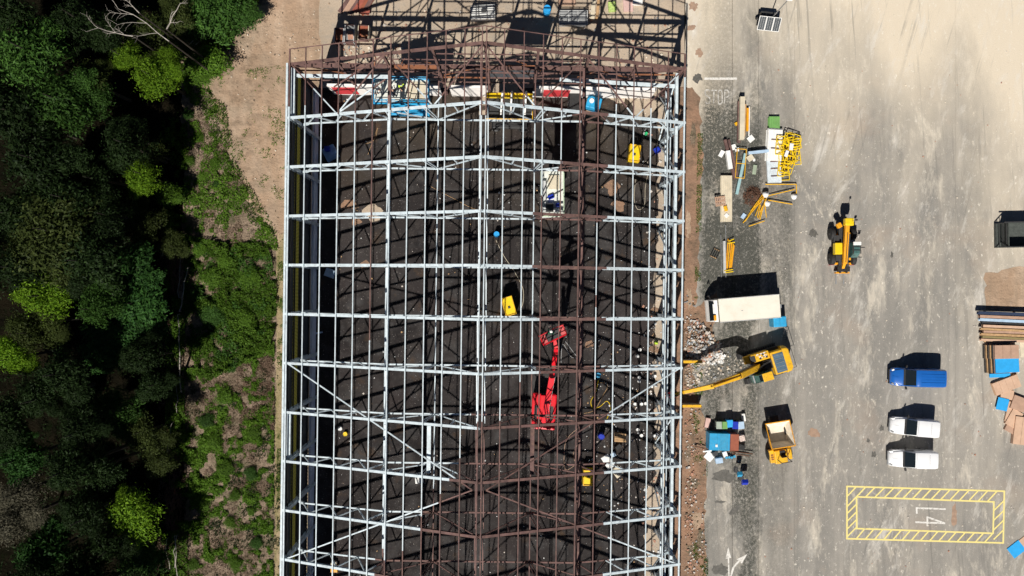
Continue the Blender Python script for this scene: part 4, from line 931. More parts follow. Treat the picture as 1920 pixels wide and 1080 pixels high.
def excavator():
    c = P(1433, 684, 1.6); rz = math.pi + R(17); t = thing('excavator', 'yellow tracked excavator reaching its long arm into the hall', 'excavator', (c.x, c.y, 0), rz)
    inv = (Matrix.Translation((c.x, c.y, 0)) @ Matrix.Rotation(rz, 4, 'Z')).inverted()
    for s in (-1, 1):
        tr = MB().loft([[Vector((x, s * 1.2 + y, z)) for x, z in ((-1.9, .35), (-1.7, .08), (1.7, .08), (1.9, .35), (1.7, .72), (-1.7, .72))] for y in (-.25, .25)]).build('track', BLACK, t)
        for k in range(16): MB().box((-1.65 + k * .22, s * 1.2, .74), (.09, .5, .05)).build('track_shoe', DKST, tr)
    MB().box((0, 0, .8), (1.6, 1.5, .45)).build('undercarriage', DKST, t, bevel=.05)
    MB().box((-.35, 0, 1.15), (3.2, 2.55, .25)).build('turntable', DKST, t, bevel=.06)
    MB().loft([[Vector((x, y, z)) for y, z in ((-1.25 * k, 1.25), (1.25 * k, 1.25), (1.25 * k, 1.9), (1.05 * k, 2.15), (-1.05 * k, 2.15), (-1.25 * k, 1.9))] for x, k in ((-2.35, .78), (-2.2, .94), (-1.75, 1.0))]).build('counterweight', YEL, t, bevel=.06)
    hood = MB().box((-1.2, .05, 1.78), (1.15, 2.1, .85)).build('engine_hood', YEL, t, bevel=.07)
    MB().box((-1.25, .1, 2.225), (.95, 1.75, .03)).build('hood_grille', BGLASS, hood)
    for k in range(5): MB().box((-1.25, -.6 + k * .35, 2.25), (.8, .03, .025)).build('grille_bar', GREY, hood)
    tank = MB().box((.25, -.88, 1.65), (1.7, .75, .75)).build('side_tank', YEL, t, bevel=.07)
    MB().box((1.35, -.85, 1.45), (.6, .7, .45)).build('tool_locker', YEL, t, bevel=.06)
    MB().box((.95, -.86, 1.9), (.45, .6, .3)).build('air_intake', DKST, t, bevel=.04)
    for k in range(6): MB().box((-.3 + (k % 3) * .3, -.72 - (k // 3) * .3, 2.06), (.16, .14, .08)).build('filler_cap', YEL if k % 2 else DKST, tank)
    letters(tank, 'JCB', Vector((.55, -1.15, 2.035)), Vector((-1, 0, 0)), Vector((0, 1, 0)), .38, .09, PWHITE)
    cab = MB().loft([[Vector((x, y, z)) for y, z in ((.48, 1.25), (1.28, 1.25), (1.28, 2.2), (1.2, zt), (.54, zt), (.48, 2.2))] for x, zt in ((-.15, 2.75), (0, 2.85), (1.15, 2.85), (1.55, 2.1))]).build('cab', CABGLASS, t, bevel=.03)
    MB().box((.35, .87, 2.89), (.95, .76, .09)).build('cab_roof', YEL, cab, bevel=.04)
    MB().box((.98, .87, 2.88), (.3, .5, .05)).build('roof_window', GLASS, cab)
    MB().box((1.45, .87, 2.25), (.12, .72, .12), ry=.5).build('cab_guard', GREY, cab)
    MB().box((-.35, 0, 1.75), (1.0, .8, .5)).build('swing_motor', DKST, t, bevel=.04)
    for k in range(7): MB().tube((-.5 + .1 * k, -.3 + .08 * k, 2.0), (.2 + .1 * k, -.2 + .05 * k, 2.2 + .03 * (k % 3)), .035, 5).build('hydraulic_hose', BLACK, t)
    w2l = lambda p: inv @ p
    piv = Vector((.6, 0, 1.7)); e1 = w2l(P(1386, 705, 3.6)); e2 = w2l(P(1331, 725, 4.0)); e3 = w2l(P(1283, 735, 2.9)); e4 = w2l(P(1266, 739, 1.6))
    def arm(nm, a, b, w0, h0, w1, h1, par):
        mb = MB(); a, b, s, u = mb.frame(a, b)
        mb.loft([[a + s * (i * w0 / 2) + u * (j * h0 / 2) for i, j in ((-1, -1), (1, -1), (1, 1), (-1, 1))], [b + s * (i * w1 / 2) + u * (j * h1 / 2) for i, j in ((-1, -1), (1, -1), (1, 1), (-1, 1))]])
        return mb.build(nm, YEL, par, bevel=.04)
    b1 = arm('boom', piv, e1, .5, .55, .5, .65, t); arm('boom', e1, e2, .5, .65, .36, .45, t)
    st = arm('dipper_arm', e2 + (e2 - e3).normalized() * .4, e3, .42, .5, .28, .3, t); arm('dipper_arm', e3, e4, .3, .3, .24, .24, t)
    up = Vector((0, 0, .42))
    MB().tube(piv + Vector((.3, .33, .1)), e1 + Vector((0, .33, -.1)), .08, 6).build('boom_ram', STEEL, t); MB().tube(piv + Vector((.3, -.33, .1)), e1 + Vector((0, -.33, -.1)), .08, 6).build('boom_ram', STEEL, t)
    MB().tube(e1 + up, e2 + up, .07, 6).build('arm_ram', YEL, b1)
    for o in (-.12, .0, .12): MB().tube(piv + Vector((.2, o, .5)), e1 + Vector((0, o, .36)), .025, 5).build('hydraulic_hose', BLACK, b1)
    MB().box(e4, (.5, .4, .5)).build('coupler', DKST, t, bevel=.04)
    mb = MB()
    for s in (-1, 1): mb.add([e4 + Vector(v) for v in ((.0, s * .28, .1), (.6, s * .22, -.1), (.9, s * .05, -.6), (.55, s * .12, -.7), (.2, s * .3, -.4))], [(0, 1, 2, 3, 4)])
    for o in (-.25, .25): mb.beam(e4 + Vector((0, o, 0)), e4 + Vector((.8, o * .5, -.7)), .1, .3)
    mb.build('grapple', RED, t)
    hr = MB()
    pts = [(-2.3, -.9, 2.2), (-2.55, -.9, 2.3), (-2.55, .9, 2.3), (-2.3, .9, 2.2)]
    hr.path(pts, .025); hr.build('handrail', DKST, t)
excavator()

def dumper():
    c = P(1458, 823, .8); t = thing('site_dumper', 'yellow site dumper with an open sandy skip', 'dumper', (c.x, c.y, 0), math.pi / 2 + R(9))
    # skip: open tub, front lip raked
    mb = MB(); o = []
    z0, z1 = .75, 1.6
    outer_t = [(-.55, -1.12), (1.75, -1.15), (1.75, 1.15), (-.55, 1.12)]; outer_b = [(-.3, -.85), (1.25, -.85), (1.25, .85), (-.3, .85)]
    inn_t = [(-.47, -1.04), (1.66, -1.07), (1.66, 1.07), (-.47, 1.04)]; inn_b = [(-.24, -.78), (1.18, -.78), (1.18, .78), (-.24, .78)]
    zt = [z1 + .6, z1 - .05, z1 - .05, z1 + .6]
    vs = [(x, y, z0) for x, y in outer_b] + [(x, y, zt[i]) for i, (x, y) in enumerate(outer_t)] + [(x, y, zt[i]) for i, (x, y) in enumerate(inn_t)] + [(x, y, z0 + .06) for x, y in inn_b]
    fs = [(3, 2, 1, 0)]; mi = [0]
    for i in range(4):
        j = (i + 1) % 4
        fs += [(i, j, 4 + j, 4 + i), (4 + i, 4 + j, 8 + j, 8 + i), (8 + i, 8 + j, 12 + j, 12 + i)]; mi += [0, 0, 1]
    fs.append((12, 13, 14, 15)); mi.append(1); mb.add(vs, fs, mi)
    sk = mb.build('skip', [ORG, SAND], t)
    MB().box((.35, 0, .62), (3.6, .8, .25)).build('chassis', DKST, t)
    for x in (.65, -1.35):
        for s in (-1, 1): wheel_parts(t, x, s * .92, .52, .42, YEL)
    MB().box((-1.55, .1, 1.05), (1.25, 1.15, .6)).build('engine_bonnet', YEL, t, bevel=.1)
    MB().box((-1.45, .86, .98), (1.2, .42, .45)).build('mudguard', YEL, t, bevel=.06)
    MB().box((-1.4, -.82, .95), (1.1, .34, .4)).build('mudguard', YEL, t, bevel=.05)
    MB().box((-.85, -.05, .85), (.5, 1.5, .3)).build('footplate', BLACK, t)
    st = MB().box((-1.2, -.05, 1.42), (.5, .5, .14)).build('seat', BLACK, t, bevel=.05)
    MB().box((-1.45, -.05, 1.62), (.12, .5, .45), ry=-.15).build('backrest', BLACK, st, bevel=.04)
    MB().tube((-.75, -.05, 1.0), (-.85, -.05, 1.55), .04, 6).build('steering_column', BLACK, t)
    rb = MB()
    for y in (-.5, .45): rb.tube((-1.75, y, 1.2), (-1.85, y, 2.35), .035, 6)
    rb.tube((-1.85, -.5, 2.35), (-1.85, .45, 2.35), .035, 6); rb.build('roll_bar', BLACK, t)
    for k in range(3): MB().box((-1.3 - .2 * k, .86, 1.215), (.12, .25, .02)).build('vent', ORANGE_RUST, t)
dumper()

# open-topped dark container at the right edge
c = P(1918, 440, .8); t = thing('open_container', 'dark open topped steel container cut by the right frame edge', 'container', (c.x, c.y, 0), R(1))
cw, cl, ch = 2.3, 4.4, 1.25
DGREEN = mat('container_dark', (.06, .07, .065), .7, .3, 4, (.16, .17, .15), .5)
MB().box((0, 0, .12), (cl, cw, .2)).build('floor', DGREEN, t)
for s in (-1, 1): MB().box((.3, s * (cw / 2 - .04), ch / 2 + .1), (cl - .6, .07, ch)).build('side_panel', DGREEN, t)
MB().box((cl / 2 - .04, 0, ch / 2 + .1), (.07, cw, ch)).build('end_panel', DGREEN, t)
MB().box((-cl / 2 + .55, 0, ch / 2 + .1), (.06, cw, ch)).build('end_panel', DGREEN, t)
for k in range(4): MB().box((-cl / 2 + .05 + k * .14, 0, .25 + .28 * k), (.05, cw - .1, .07)).build('end_bar', DKST, t)
for s in (-1, 1): MB().beam((-cl / 2, s * (cw / 2 - .05), .2), (-cl / 2 + .5, s * (cw / 2 - .05), ch), .08, .08).build('end_brace', DKST, t)
for y in (-1.14, 1.14): MB().box((.1, y, ch + .12), (cl - .1, .1, .08)).build('top_rail', DKST, t)
MB().box((.9, -1.45, .3), (.9, .12, .12), rz=-.5).build('towing_arm', BLACK, t)

# ---------------------------------------------------------------- people
def person(label, loc, rz, vest, arms_up=.4, lean=.15, group='workers on the lifts', helmet=True):
    t = thing('person', label, 'person', loc, rz, group)
    V = [(0, 0, .95), (0, 0, 1.2), (lean * .4, 0, 1.42), (lean * .5, 0, 1.52), (lean * .7, 0, 1.66),
         (0, .1, .9), (.03, .11, .5), (0, .12, .08), (.14, .12, .03), (0, -.1, .9), (.05, -.11, .5), (-.02, -.12, .08), (.13, -.12, .03),
         (lean * .4, .19, 1.42), (.16 + lean * .3, .26, 1.2), (.36 + lean * .4, .2, 1.15 + arms_up * .4), (lean * .4, -.19, 1.42), (.14 + lean * .3, -.27, 1.18), (.36 + lean * .4, -.2, 1.1 + arms_up * .4)]
    E = [(0, 1), (1, 2), (2, 3), (3, 4), (0, 5), (5, 6), (6, 7), (7, 8), (0, 9), (9, 10), (10, 11), (11, 12), (2, 13), (13, 14), (14, 15), (2, 16), (16, 17), (17, 18)]
    Rr = [.15, .14, .15, .065, .1, .095, .07, .05, .045, .095, .07, .05, .045, .075, .055, .04, .075, .055, .04]
    def skin(nm, vs, es, rs, mats, par, sub=1, fmat=None):
        me = bpy.data.meshes.new(nm); me.from_pydata(vs, es, []); o = bpy.data.objects.new(nm, me); COL.objects.link(o)
        md = o.modifiers.new('s', 'SKIN'); sv = me.skin_vertices[0].data
        for i, r_ in enumerate(rs): sv[i].radius = (r_, r_)
        sv[0].use_root = True; o.modifiers.new('d', 'SUBSURF').levels = sub
        dg = bpy.context.evaluated_depsgraph_get(); dg.update(); ne = bpy.data.meshes.new_from_object(o.evaluated_get(dg))
        bpy.data.objects.remove(o); ne.name = nm
        for m in mats: ne.materials.append(m)
        if fmat:
            for p_ in ne.polygons: p_.material_index = fmat(p_.center)
        for p_ in ne.polygons: p_.use_smooth = True
        o = bpy.data.objects.new(nm, ne); COL.objects.link(o); o.parent = par; return o
    skin('body', V, E, Rr, [DENIM, SKIN, BLACK], t, 2, lambda c: 1 if c.z > 1.47 or (c.x > .28 and c.z > .9) else (2 if c.z < .1 else 0))
    vv = [(0, 0, .88), (0, 0, 1.2), (lean * .4, 0, 1.40), (lean * .4, .17, 1.41), (.1 + lean * .3, .24, 1.28), (lean * .4, -.17, 1.41), (.1 + lean * .3, -.25, 1.27)]
    skin('hi_vis_vest', vv, [(0, 1), (1, 2), (2, 3), (3, 4), (2, 5), (5, 6)], [.175, .165, .17, .1, .08, .1, .08], [vest], t, 2)
    hm = MB(); hx = lean * .72
    rings = [[Vector((hx + r_ * 1.1 * math.cos(a), r_ * math.sin(a), z)) for a in [k * math.tau / 10 for k in range(10)]] for r_, z in ((.15, 1.72), (.135, 1.73), (.13, 1.78), (.1, 1.84), (.03, 1.87))]
    hm.loft(rings).build('hard_hat', PWHITE if helmet else BYEL, t, smooth=True)
    # fingers: two small hands with five digits each
    for s, (hx_, hz) in ((.2, (.36 + lean * .4, 1.15 + arms_up * .4)), (-.2, (.36 + lean * .4, 1.1 + arms_up * .4))):
        hb = MB(); hb.box((hx_ + .05, s, hz), (.09, .08, .03))
        for k in range(4): hb.tube((hx_ + .09, s - .03 + .02 * k, hz), (hx_ + .14 - .008 * abs(k - 1), s - .03 + .02 * k, hz - .03), .009, 5)
        hb.tube((hx_ + .04, s - .04 * (1 if s > 0 else -1), hz), (hx_ + .1, s - .07 * (1 if s > 0 else -1), hz - .01), .01, 5); hb.build('hand', SKIN, t)
    return t

# ---------------------------------------------------------------- access platforms in the hall
def guard(t, x0, x1, y0, y1, z, h, m, n=4, nm='guard_rail', r=.035):
    mb = MB()
    for zz in (z + h, z + h * .5): mb.path([(x0, y0, zz), (x1, y0, zz), (x1, y1, zz), (x0, y1, zz), (x0, y0, zz)], r)
    for k in range(n + 1):
        x = x0 + (x1 - x0) * k / n; mb.tube((x, y0, z), (x, y0, z + h), r, 5); mb.tube((x, y1, z), (x, y1, z + h), r, 5)
    for k in (1, 2): y = y0 + (y1 - y0) * k / 3; mb.tube((x0, y, z), (x0, y, z + h), r, 5); mb.tube((x1, y, z), (x1, y, z + h), r, 5)
    return mb.build(nm, m, t)
def scissor_lift(label, px, py, h, L, W, rz, deck, rail, base, group='access platforms in the hall'):
    c = P(px, py, h); t = thing('scissor_lift', label, 'scissor lift', (c.x, c.y, 0), rz, group)
    ch = MB().box((0, 0, .55), (L * .8, W * .8, .5)).build('chassis', base, t, bevel=.06)
    for x in (-1, 1):
        for s in (-1, 1): wheel_parts(t, x * L * .3, s * W * .42, .36, .25, GREY)
    n = max(2, int(h / 1.3)); z0 = .85; dz = (h - .25 - z0) / n
    for k in range(n):
        for s in (-1, 1):
            for a in (-1, 1): MB().beam((-a * L * .3, s * W * .3, z0 + k * dz), (a * L * .3, s * W * .3 + .05, z0 + (k + 1) * dz), .09, .16).build('scissor_arm', base, t)
    MB().box((0, 0, h - .1), (L, W, .16)).build('deck', deck, t)
    guard(t, -L / 2 + .03, L / 2 - .03, -W / 2 + .03, W / 2 - .03, h - .02, 1.05, rail)
    return t, Vector((c.x, c.y, h))
DECK = mat('deck_pale', (.70, .72, .66), .7, .12, 3, (.35, .35, .32), .4); PALEGREEN = mat('pale_green_rail', (.50, .62, .45), .5, .1, 3)
def put(parent, lx, ly):
    M = Matrix.Translation(parent.location) @ Matrix.Rotation(parent.rotation_euler.z, 4, 'Z'); return M @ Vector((lx, ly, 0))
lw, lp = scissor_lift('pale scissor lift with long deck under the right middle of the hall roof', 1035, 364, 7.0, 3.9, 1.95, math.pi / 2, DECK, PALEGREEN, LGREY)
def on_lift(nm, lab, cat, lift, z, lx, ly, size, m, rz=0, group='loads on the lift decks'):
    p = put(lift, lx, ly); o = MB().box((0, 0, size[2] / 2), size).build(nm, m, None, (p.x, p.y, z), lift.rotation_euler.z + rz, bevel=.03); return tag(o, lab, cat, group)
on_lift('sheet_bundle', 'pale sheet bundle at the upper end of the pale lift deck', 'sheets', lw, 6.98, 1.0, -.15, (1.2, .9, .14), CREAM)
on_lift('tool_chest', 'long grey tool chest along the left rail of the pale lift', 'chest', lw, 6.98, -.2, .68, (2.6, .3, .35), LGREY)
on_lift('tool_bag', 'blue tool bag in the middle of the pale lift deck', 'bag', lw, 6.98, -.25, .1, (.35, .5, .25), NAVY, .4)
on_lift('white_sack', 'white sack at the lower end of the pale lift deck', 'sack', lw, 6.98, -1.4, -.3, (.4, .35, .25), PWHITE, .3)
on_lift('generator', 'dark generator box on the lower part of the pale lift deck', 'generator', lw, 6.98, -1.15, .2, (.7, .6, .4), DKST)
on_lift('paint_drum', 'small blue paint drum at the lower right of the pale lift deck', 'drum', lw, 6.98, -.95, -.45, (.3, .3, .35), NAVY, .2)
lb, lp = scissor_lift('large cyan scissor lift carrying workers near the gable end', 752, 171, 6.4, 4.6, 2.0, R(-1), DECK, CYAN, CYAN)
guard(lb, -2.35, 2.35, -1.05, 1.05, 5.9, .5, CYAN, 6, 'toe_board', .07)
MB().box((1.35, 0, 6.36), (1.7, 1.7, .06)).build('extension_deck', CREAM, lb)
p = put(lb, .15, .25); person('worker in yellow hi-vis vest on the middle of the cyan lift', (p.x, p.y, 6.39), R(-60), HIVIS)
p = put(lb, -1.6, -.2); person('worker in white shirt at the left end of the cyan lift', (p.x, p.y, 6.39), R(200), PWHITE)
p = put(lb, -.5, -.5); person('worker in dark clothes bending over the cyan lift rail', (p.x, p.y, 6.39), R(100), DENIM, .2, .5)
on_lift('cladding_stack', 'pale cladding pack on the right end of the cyan lift', 'panels', lb, 6.40, 1.5, -.1, (1.3, 1.3, .12), CREAM)
ly_, lp = scissor_lift('yellow scissor lift with dark deck beside the gable opening', 955, 204, 4.6, 4.1, 2.3, R(-1), DKST, YEL, DKST)
MB().box((0, 1.0, 5.15), (4.1, .35, .55)).build('rail_panel', BYEL, ly_, bevel=.03)
MB().box((0, -1.05, 5.0), (4.2, .2, .3)).build('rail_panel', CREAM, ly_, bevel=.03)
for k, x in enumerate((940, 958, 985, 999)):
    a = P(x + 2, 168, 6.6); b = P(x - 1, 214, 4.7)
    o = MB().tube((0, 0, 0), (a.x - b.x, a.y - b.y, 1.4), .09, 6).build('white_tube', PWHITE, None, (b.x, b.y, 4.58))
    tag(o, ['leftmost', 'second', 'third', 'rightmost'][k] + ' white steel tube laid over the yellow lift', 'tube', 'white tubes on the yellow lift')

def boom_lift():
    c = P(1019, 768, 1.2); rz = math.pi / 2 - R(4); t = thing('boom_lift', 'red boom lift raising a basket inside the hall', 'boom lift', (c.x, c.y, 0), rz)
    inv = (Matrix.Translation((c.x, c.y, 0)) @ Matrix.Rotation(rz, 4, 'Z')).inverted()
    MB().box((.1, 0, .65), (2.7, 1.5, .45)).build('chassis', DKST, t, bevel=.08)
    for x in (1.1, -.95):
        for s in (-1, 1): wheel_parts(t, x, s * .85, .42, .32, RED)
    MB().box((-.15, 0, 1.0), (1.2, 1.1, .25)).build('turntable', DKST, t)
    for s in (-1, 1):
        MB().box((-.1, s * .72, 1.42), (3.3, .82, .8)).build('engine_cowl', RED, t, bevel=.16)
        MB().box((-.2, s * .72, 1.81), (1.3, .3, .03)).build('cowl_vent', DKST, t)
    MB().box((-1.45, 0, 1.3), (.6, 2.1, .8)).build('counterweight', RED, t, bevel=.14)
    MB().box((-.1, 0, 1.5), (3.0, .8, .55)).build('centre_cover', RED, t, bevel=.08)
    b0 = Vector((-1.1, -.05, 2.1)); b1 = inv @ P(1036, 700, 5.2); b2 = inv @ P(1043, 652, 8.0)
    bm_ = MB().beam(b0, b1, .5, .5).build('boom', RED, t, bevel=.04); MB().beam(b1.lerp(b0, .1), b2, .36, .36).build('telescopic_section', RED, t, bevel=.03)
    MB().tube(b0 + Vector((.2, -.26, .1)), b1 + Vector((0, -.24, .1)), .045, 5).build('cable_track', PWHITE, bm_)
    MB().beam(b2, inv @ P(1038, 634, 8.2), .3, .25).build('jib', RED, t)
    bc = inv @ P(1036, 627, 8.3); bk = bpy.data.objects.new('basket', None); COL.objects.link(bk); bk.parent = t; bk.location = bc; bk.rotation_euler = (0, 0, R(26) - rz)
    MB().box((0, 0, .0), (2.1, .85, .06)).build('basket_floor', DKST, bk)
    for x in (-.85, .9): MB().box((x, 0, .05), (.5, .8, .05)).build('floor_grating', mat('pink_red', (.55, .10, .10), .6), bk)
    guard(bk, -1.05, 1.05, -.42, .42, .02, 1.05, RED, 3, 'basket_rail', .04)
    p = P(1030, 622, 8.3); person('worker in green hi-vis vest standing in the red lift basket', (p.x, p.y, 8.36), R(60), HIGREEN)
boom_lift()
def site_box(label, px, py, rz, L, W, H):
    c = P(px, py, H); t = thing('plant_box', label, 'generator', (c.x, c.y, .01), rz, 'yellow plant boxes on the hall floor')
    MB().box((0, 0, H / 2 + .06), (L, W, H - .12)).build('body', BYEL, t, bevel=.06)
    for s in (-1, 1):
        MB().box((0, s * (W / 2 - .05), H + .03), (L, .08, .1)).build('rim', YEL, t, bevel=.02); MB().box((s * (L / 2 - .05), 0, H + .028), (.08, W - .16, .1)).build('rim', YEL, t, bevel=.02)
        MB().box((0, s * W * .32, .06), (L, .14, .12)).build('skid', DKST, t)
    MB().box((-.12, .0, H + .03), (.2, .2, .08)).build('exhaust_hatch', DKST, t)
    MB().box((L / 2 + .03, 0, H * .5), (.06, W * .7, H * .45)).build('grille', DKST, t)
    return t
site_box('yellow plant box tilted in the middle of the hall floor', 954, 574, R(106), 1.75, 1.05, 1.6)
site_box('yellow plant box in the upper right of the hall floor', 1190, 287, R(83), 1.6, 1.05, 1.0)
site_box('yellow plant box beside white boards in the lower right of the hall', 1103, 896, R(-92), 1.45, .95, 1.2)
c = P(1114, 192, 1.5); t = thing('water_tank', 'cyan water tank near the gable wall on the right', 'tank', (c.x, c.y, .01), R(-14))
MB().box((0, 0, .75), (1.35, 1.1, 1.35)).build('tank_body', CYAN, t, bevel=.1); MB().tube((-.25, .1, 1.42), (-.25, .1, 1.52), .22, 12).build('filler_lid', PWHITE, t)
for x in (-.3, .35): MB().box((x, 0, 1.44), (.07, 1.14, .04)).build('strap', SKYB, t)
MB().box((0, 0, .05), (1.4, 1.15, .1)).build('pallet_base', TIMB, t)
c = P(1076, 190, 1.6); t = thing('black_box', 'tall black box left of the cyan water tank', 'cabinet', (c.x, c.y, .01), R(-1))  # plain black box added to fill a dark rectangle
MB().box((0, 0, .8), (.95, 1.6, 1.6)).build('body', BLACK, t, bevel=.03); MB().box((-.485, 0, .85), (.02, .05, 1.4)).build('side_seam', GREY, t); MB().box((0, 0, 1.615), (1.0, 1.65, .03)).build('lid', BLACK, t)
# ---------------------------------------------------------------- loose things
def flat(nm, lab, cat, px, py, w, l, h, rot, m, z=.012, group=None, bevel=.01, top=1.0):
    """w across, l along (metres), rot degrees; px,py the middle of its top"""
    c = P(px, py, z + h); o = MB().box((0, 0, h / 2), (w, l, h), top=top).build(nm, m, None, (c.x, c.y, z), R(rot), bevel=bevel); return tag(o, lab, cat, group)
def ribbed(nm, lab, cat, px, py, w, l, h, rot, m, n, sheets=3, strap=None, group=None, straps=()):
    """stack of profiled roof sheets, each with raised ribs along its length"""
    c = P(px, py, h); t = thing(nm, lab, cat, (c.x, c.y, .008), R(rot), group); d = h / sheets
    for k in range(sheets):
        mb = MB(); ox, oy = random.uniform(-.05, .05), random.uniform(-.12, .12)
        mb.box((ox, oy, d * (k + .5) - .02), (w, l, d * .7))
        for j in range(n): mb.box((ox - w / 2 + w * (j + .5) / n, oy, d * (k + 1) - .03), (w / n * .45, l, d * .35 + .03))
        mb.build('sheet', m, t)
    for y in straps: MB().box((.0, y, h + .02), (w * .55, .09, .06)).build('strap', strap, t)
    return t
# sheet stacks on the left of the yard
ribbed('roof_sheet_stack', 'short green profiled sheet stack above the white one', 'sheets', 1452, 240, 1.0, 2.1, .35, 0, GREEN, 6)
ribbed('roof_sheet_stack', 'upper white profiled sheet stack half under the yellow rails', 'sheets', 1453, 272, 1.35, 2.9, .55, -3, PWHITE, 10, 4, RUST, None, (.5, -.3))
ribbed('roof_sheet_stack', 'lower pale blue white profiled sheet stack with red brown straps', 'sheets', 1452, 318, 1.3, 2.4, .4, 3, mat('pale_sheet', (.62, .68, .72), .5, .08, 3), 10, 3, RUST, None, (.75, .1, -.6))
ribbed('roof_sheet_stack', 'long pale cream sheet stack left of the brushwood heap', 'sheets', 1363, 372, 1.05, 4.3, .4, 0, CREAM, 6, 3)
# heap of yellow guard rails
def rail_frame(lab, px, py, w, l, rot, z, tilt=0, group='heap of yellow guard rails', m=None, mids=1):
    c = P(px, py, z + .2); mb = MB(); M = Matrix.Rotation(R(tilt), 4, 'X')
    pt = lambda x, y: M @ Vector((x, y, 0))
    mb.path([pt(-w / 2, -l / 2), pt(w / 2, -l / 2), pt(w / 2, l / 2), pt(-w / 2, l / 2), pt(-w / 2, -l / 2)], .04, 6)
    for k in range(mids): y = -l / 2 + l * (k + 1) / (mids + 1); mb.tube(pt(-w / 2, y), pt(w / 2, y), .035, 6)
    o = mb.build('guard_rail', m or BYEL, None, (c.x, c.y, z + .06 + abs(math.sin(R(tilt))) * l / 2), R(rot)); return tag(o, lab, 'guard rail', group)
heap = [(1460, 290, 1.0, 3.1, -8, .0), (1466, 286, .9, 3.0, -12, .10), (1472, 292, 1.0, 2.9, -6, .20), (1478, 288, 1.1, 2.6, -14, .30), (1484, 282, .9, 2.4, -5, .40), (1489, 280, 1.0, 2.2, -10, .30), (1487, 262, 1.2, 1.2, -20, .5), (1478, 265, .8, 1.5, -15, .6), (1494, 292, .7, 1.6, 8, .42), (1470, 305, .8, 1.9, 2, .5), (1480, 308, .9, 1.6, -18, .55), (1463, 272, .7, 1.7, -4, .5), (1473, 328, .8, .9, 2, .0), (1466, 315, .6, 1.5, -5, .3), (1491, 270, 1.1, .9, 12, .65), (1475, 280, 1.0, 2.5, 20, .7)]
for i, (px, py, w, l, rot, z) in enumerate(heap):
    rail_frame('yellow tubular guard rail in the tangled heap on the white sheet stack' if i != 12 else 'small square yellow guard rail frame lowest in the heap', px, py, w, l, rot, z + .08, 2 * (i % 3), mids=1 + i % 3)
rail_frame('long yellow cage frame lying over the teal beam', 1390, 306, .85, 2.7, -4, .35, 0, 'yellow cage frame', YEL, 1)
for i, (px, py, w, l, r_, lab) in enumerate(((1484, 275, .35, .62, -8, 'upper white plate on the yellow guard rail heap'), (1475, 288, .3, .6, -20, 'lower white plate on the yellow guard rail heap'))):
    flat('white_plate', lab, 'plate', px, py, w, l, .03, r_, PWHITE, .95, 'white plates')
# poles: fanned yellow rails and other long members
def pole(nm, lab, cat, a, b, r_, m, za=.1, zb=.1, group=None, sq=False):
    p, q = P(*a, za), P(*b, zb); mb = MB(); d = q - p
    if sq: mb.beam((0, 0, 0), d, r_ * 2, r_ * 2)
    else: mb.tube((0, 0, 0), d, r_, 6)
    return tag(mb.build(nm, m, None, p), lab, cat, group)
fan = [((1434, 358), (1402, 405)), ((1436, 360), (1397, 415)), ((1438, 364), (1393, 418)), ((1432, 362), (1408, 395)), ((1437, 372), (1422, 410)), ((1434, 378), (1425, 412)), ((1430, 370), (1416, 405)), ((1433, 374), (1437, 408)), ((1428, 378), (1412, 390)), ((1426, 384), (1420, 408)), ((1436, 366), (1418, 380)), ((1430, 386), (1425, 398))]
for i, (a, b) in enumerate(fan): pole('yellow_rail', 'yellow rail in the fanned bundle beside the brushwood', 'rail', a, b, .045, YEL, .08 + .05 * (i % 6), .08 + .03 * (i % 4), 'fanned bundle of yellow rails')
for a, b, lab in (((1435, 345.5), (1493, 345.5), 'yellow rail lying level above the fanned bundle'), ((1493, 345), (1493.5, 363), 'short upright yellow rail at the right of the fanned bundle'), ((1440, 367), (1490, 355), 'yellow rail rising to the right from the fanned bundle'), ((1440, 375), (1486, 383), 'lower yellow rail pointing right from the fanned bundle'), ((1404, 424), (1434, 414), 'lone yellow rail below the fanned bundle')):
    pole('yellow_rail', lab, 'rail', a, b, .05, YEL, .25, .25)
for i, x in enumerate((1362.5, 1365, 1369, 1371, 1373.5)): pole('yellow_rail', 'yellow rail in the upright bundle above the box lorry', 'rail', (x + 3 + i % 2, 448 + 3 * i), (x - 2, 510 - 2 * i), .06, YEL if i % 2 else ORG, .08 + .06 * (i % 3), .1, 'upright bundle of yellow rails')
for i, (a, b) in enumerate((((1366, 452), (1376, 448)), ((1364, 456), (1378, 454)), ((1358, 508), (1374, 505)), ((1360, 511), (1375, 509)))): pole('yellow_rail', 'short yellow cross rail tying the upright bundle', 'rail', a, b, .05, BYEL, .3, .3, 'cross rails on the upright bundle')
for a, b, r_, m, lab in (((1351.5, 440), (1352.5, 520), .04, STEEL, 'thin grey pipe left of the upright yellow bundle'), ((1360.5, 422), (1361, 520), .03, GREY, 'thin dark pipe running up to the cream sheet stack'), ((1358, 452), (1359, 512), .14, LGREY, 'thick pale pipe beside the upright yellow bundle')): pole('steel_pipe', lab, 'pipe', a, b, r_, m, .16, .16)
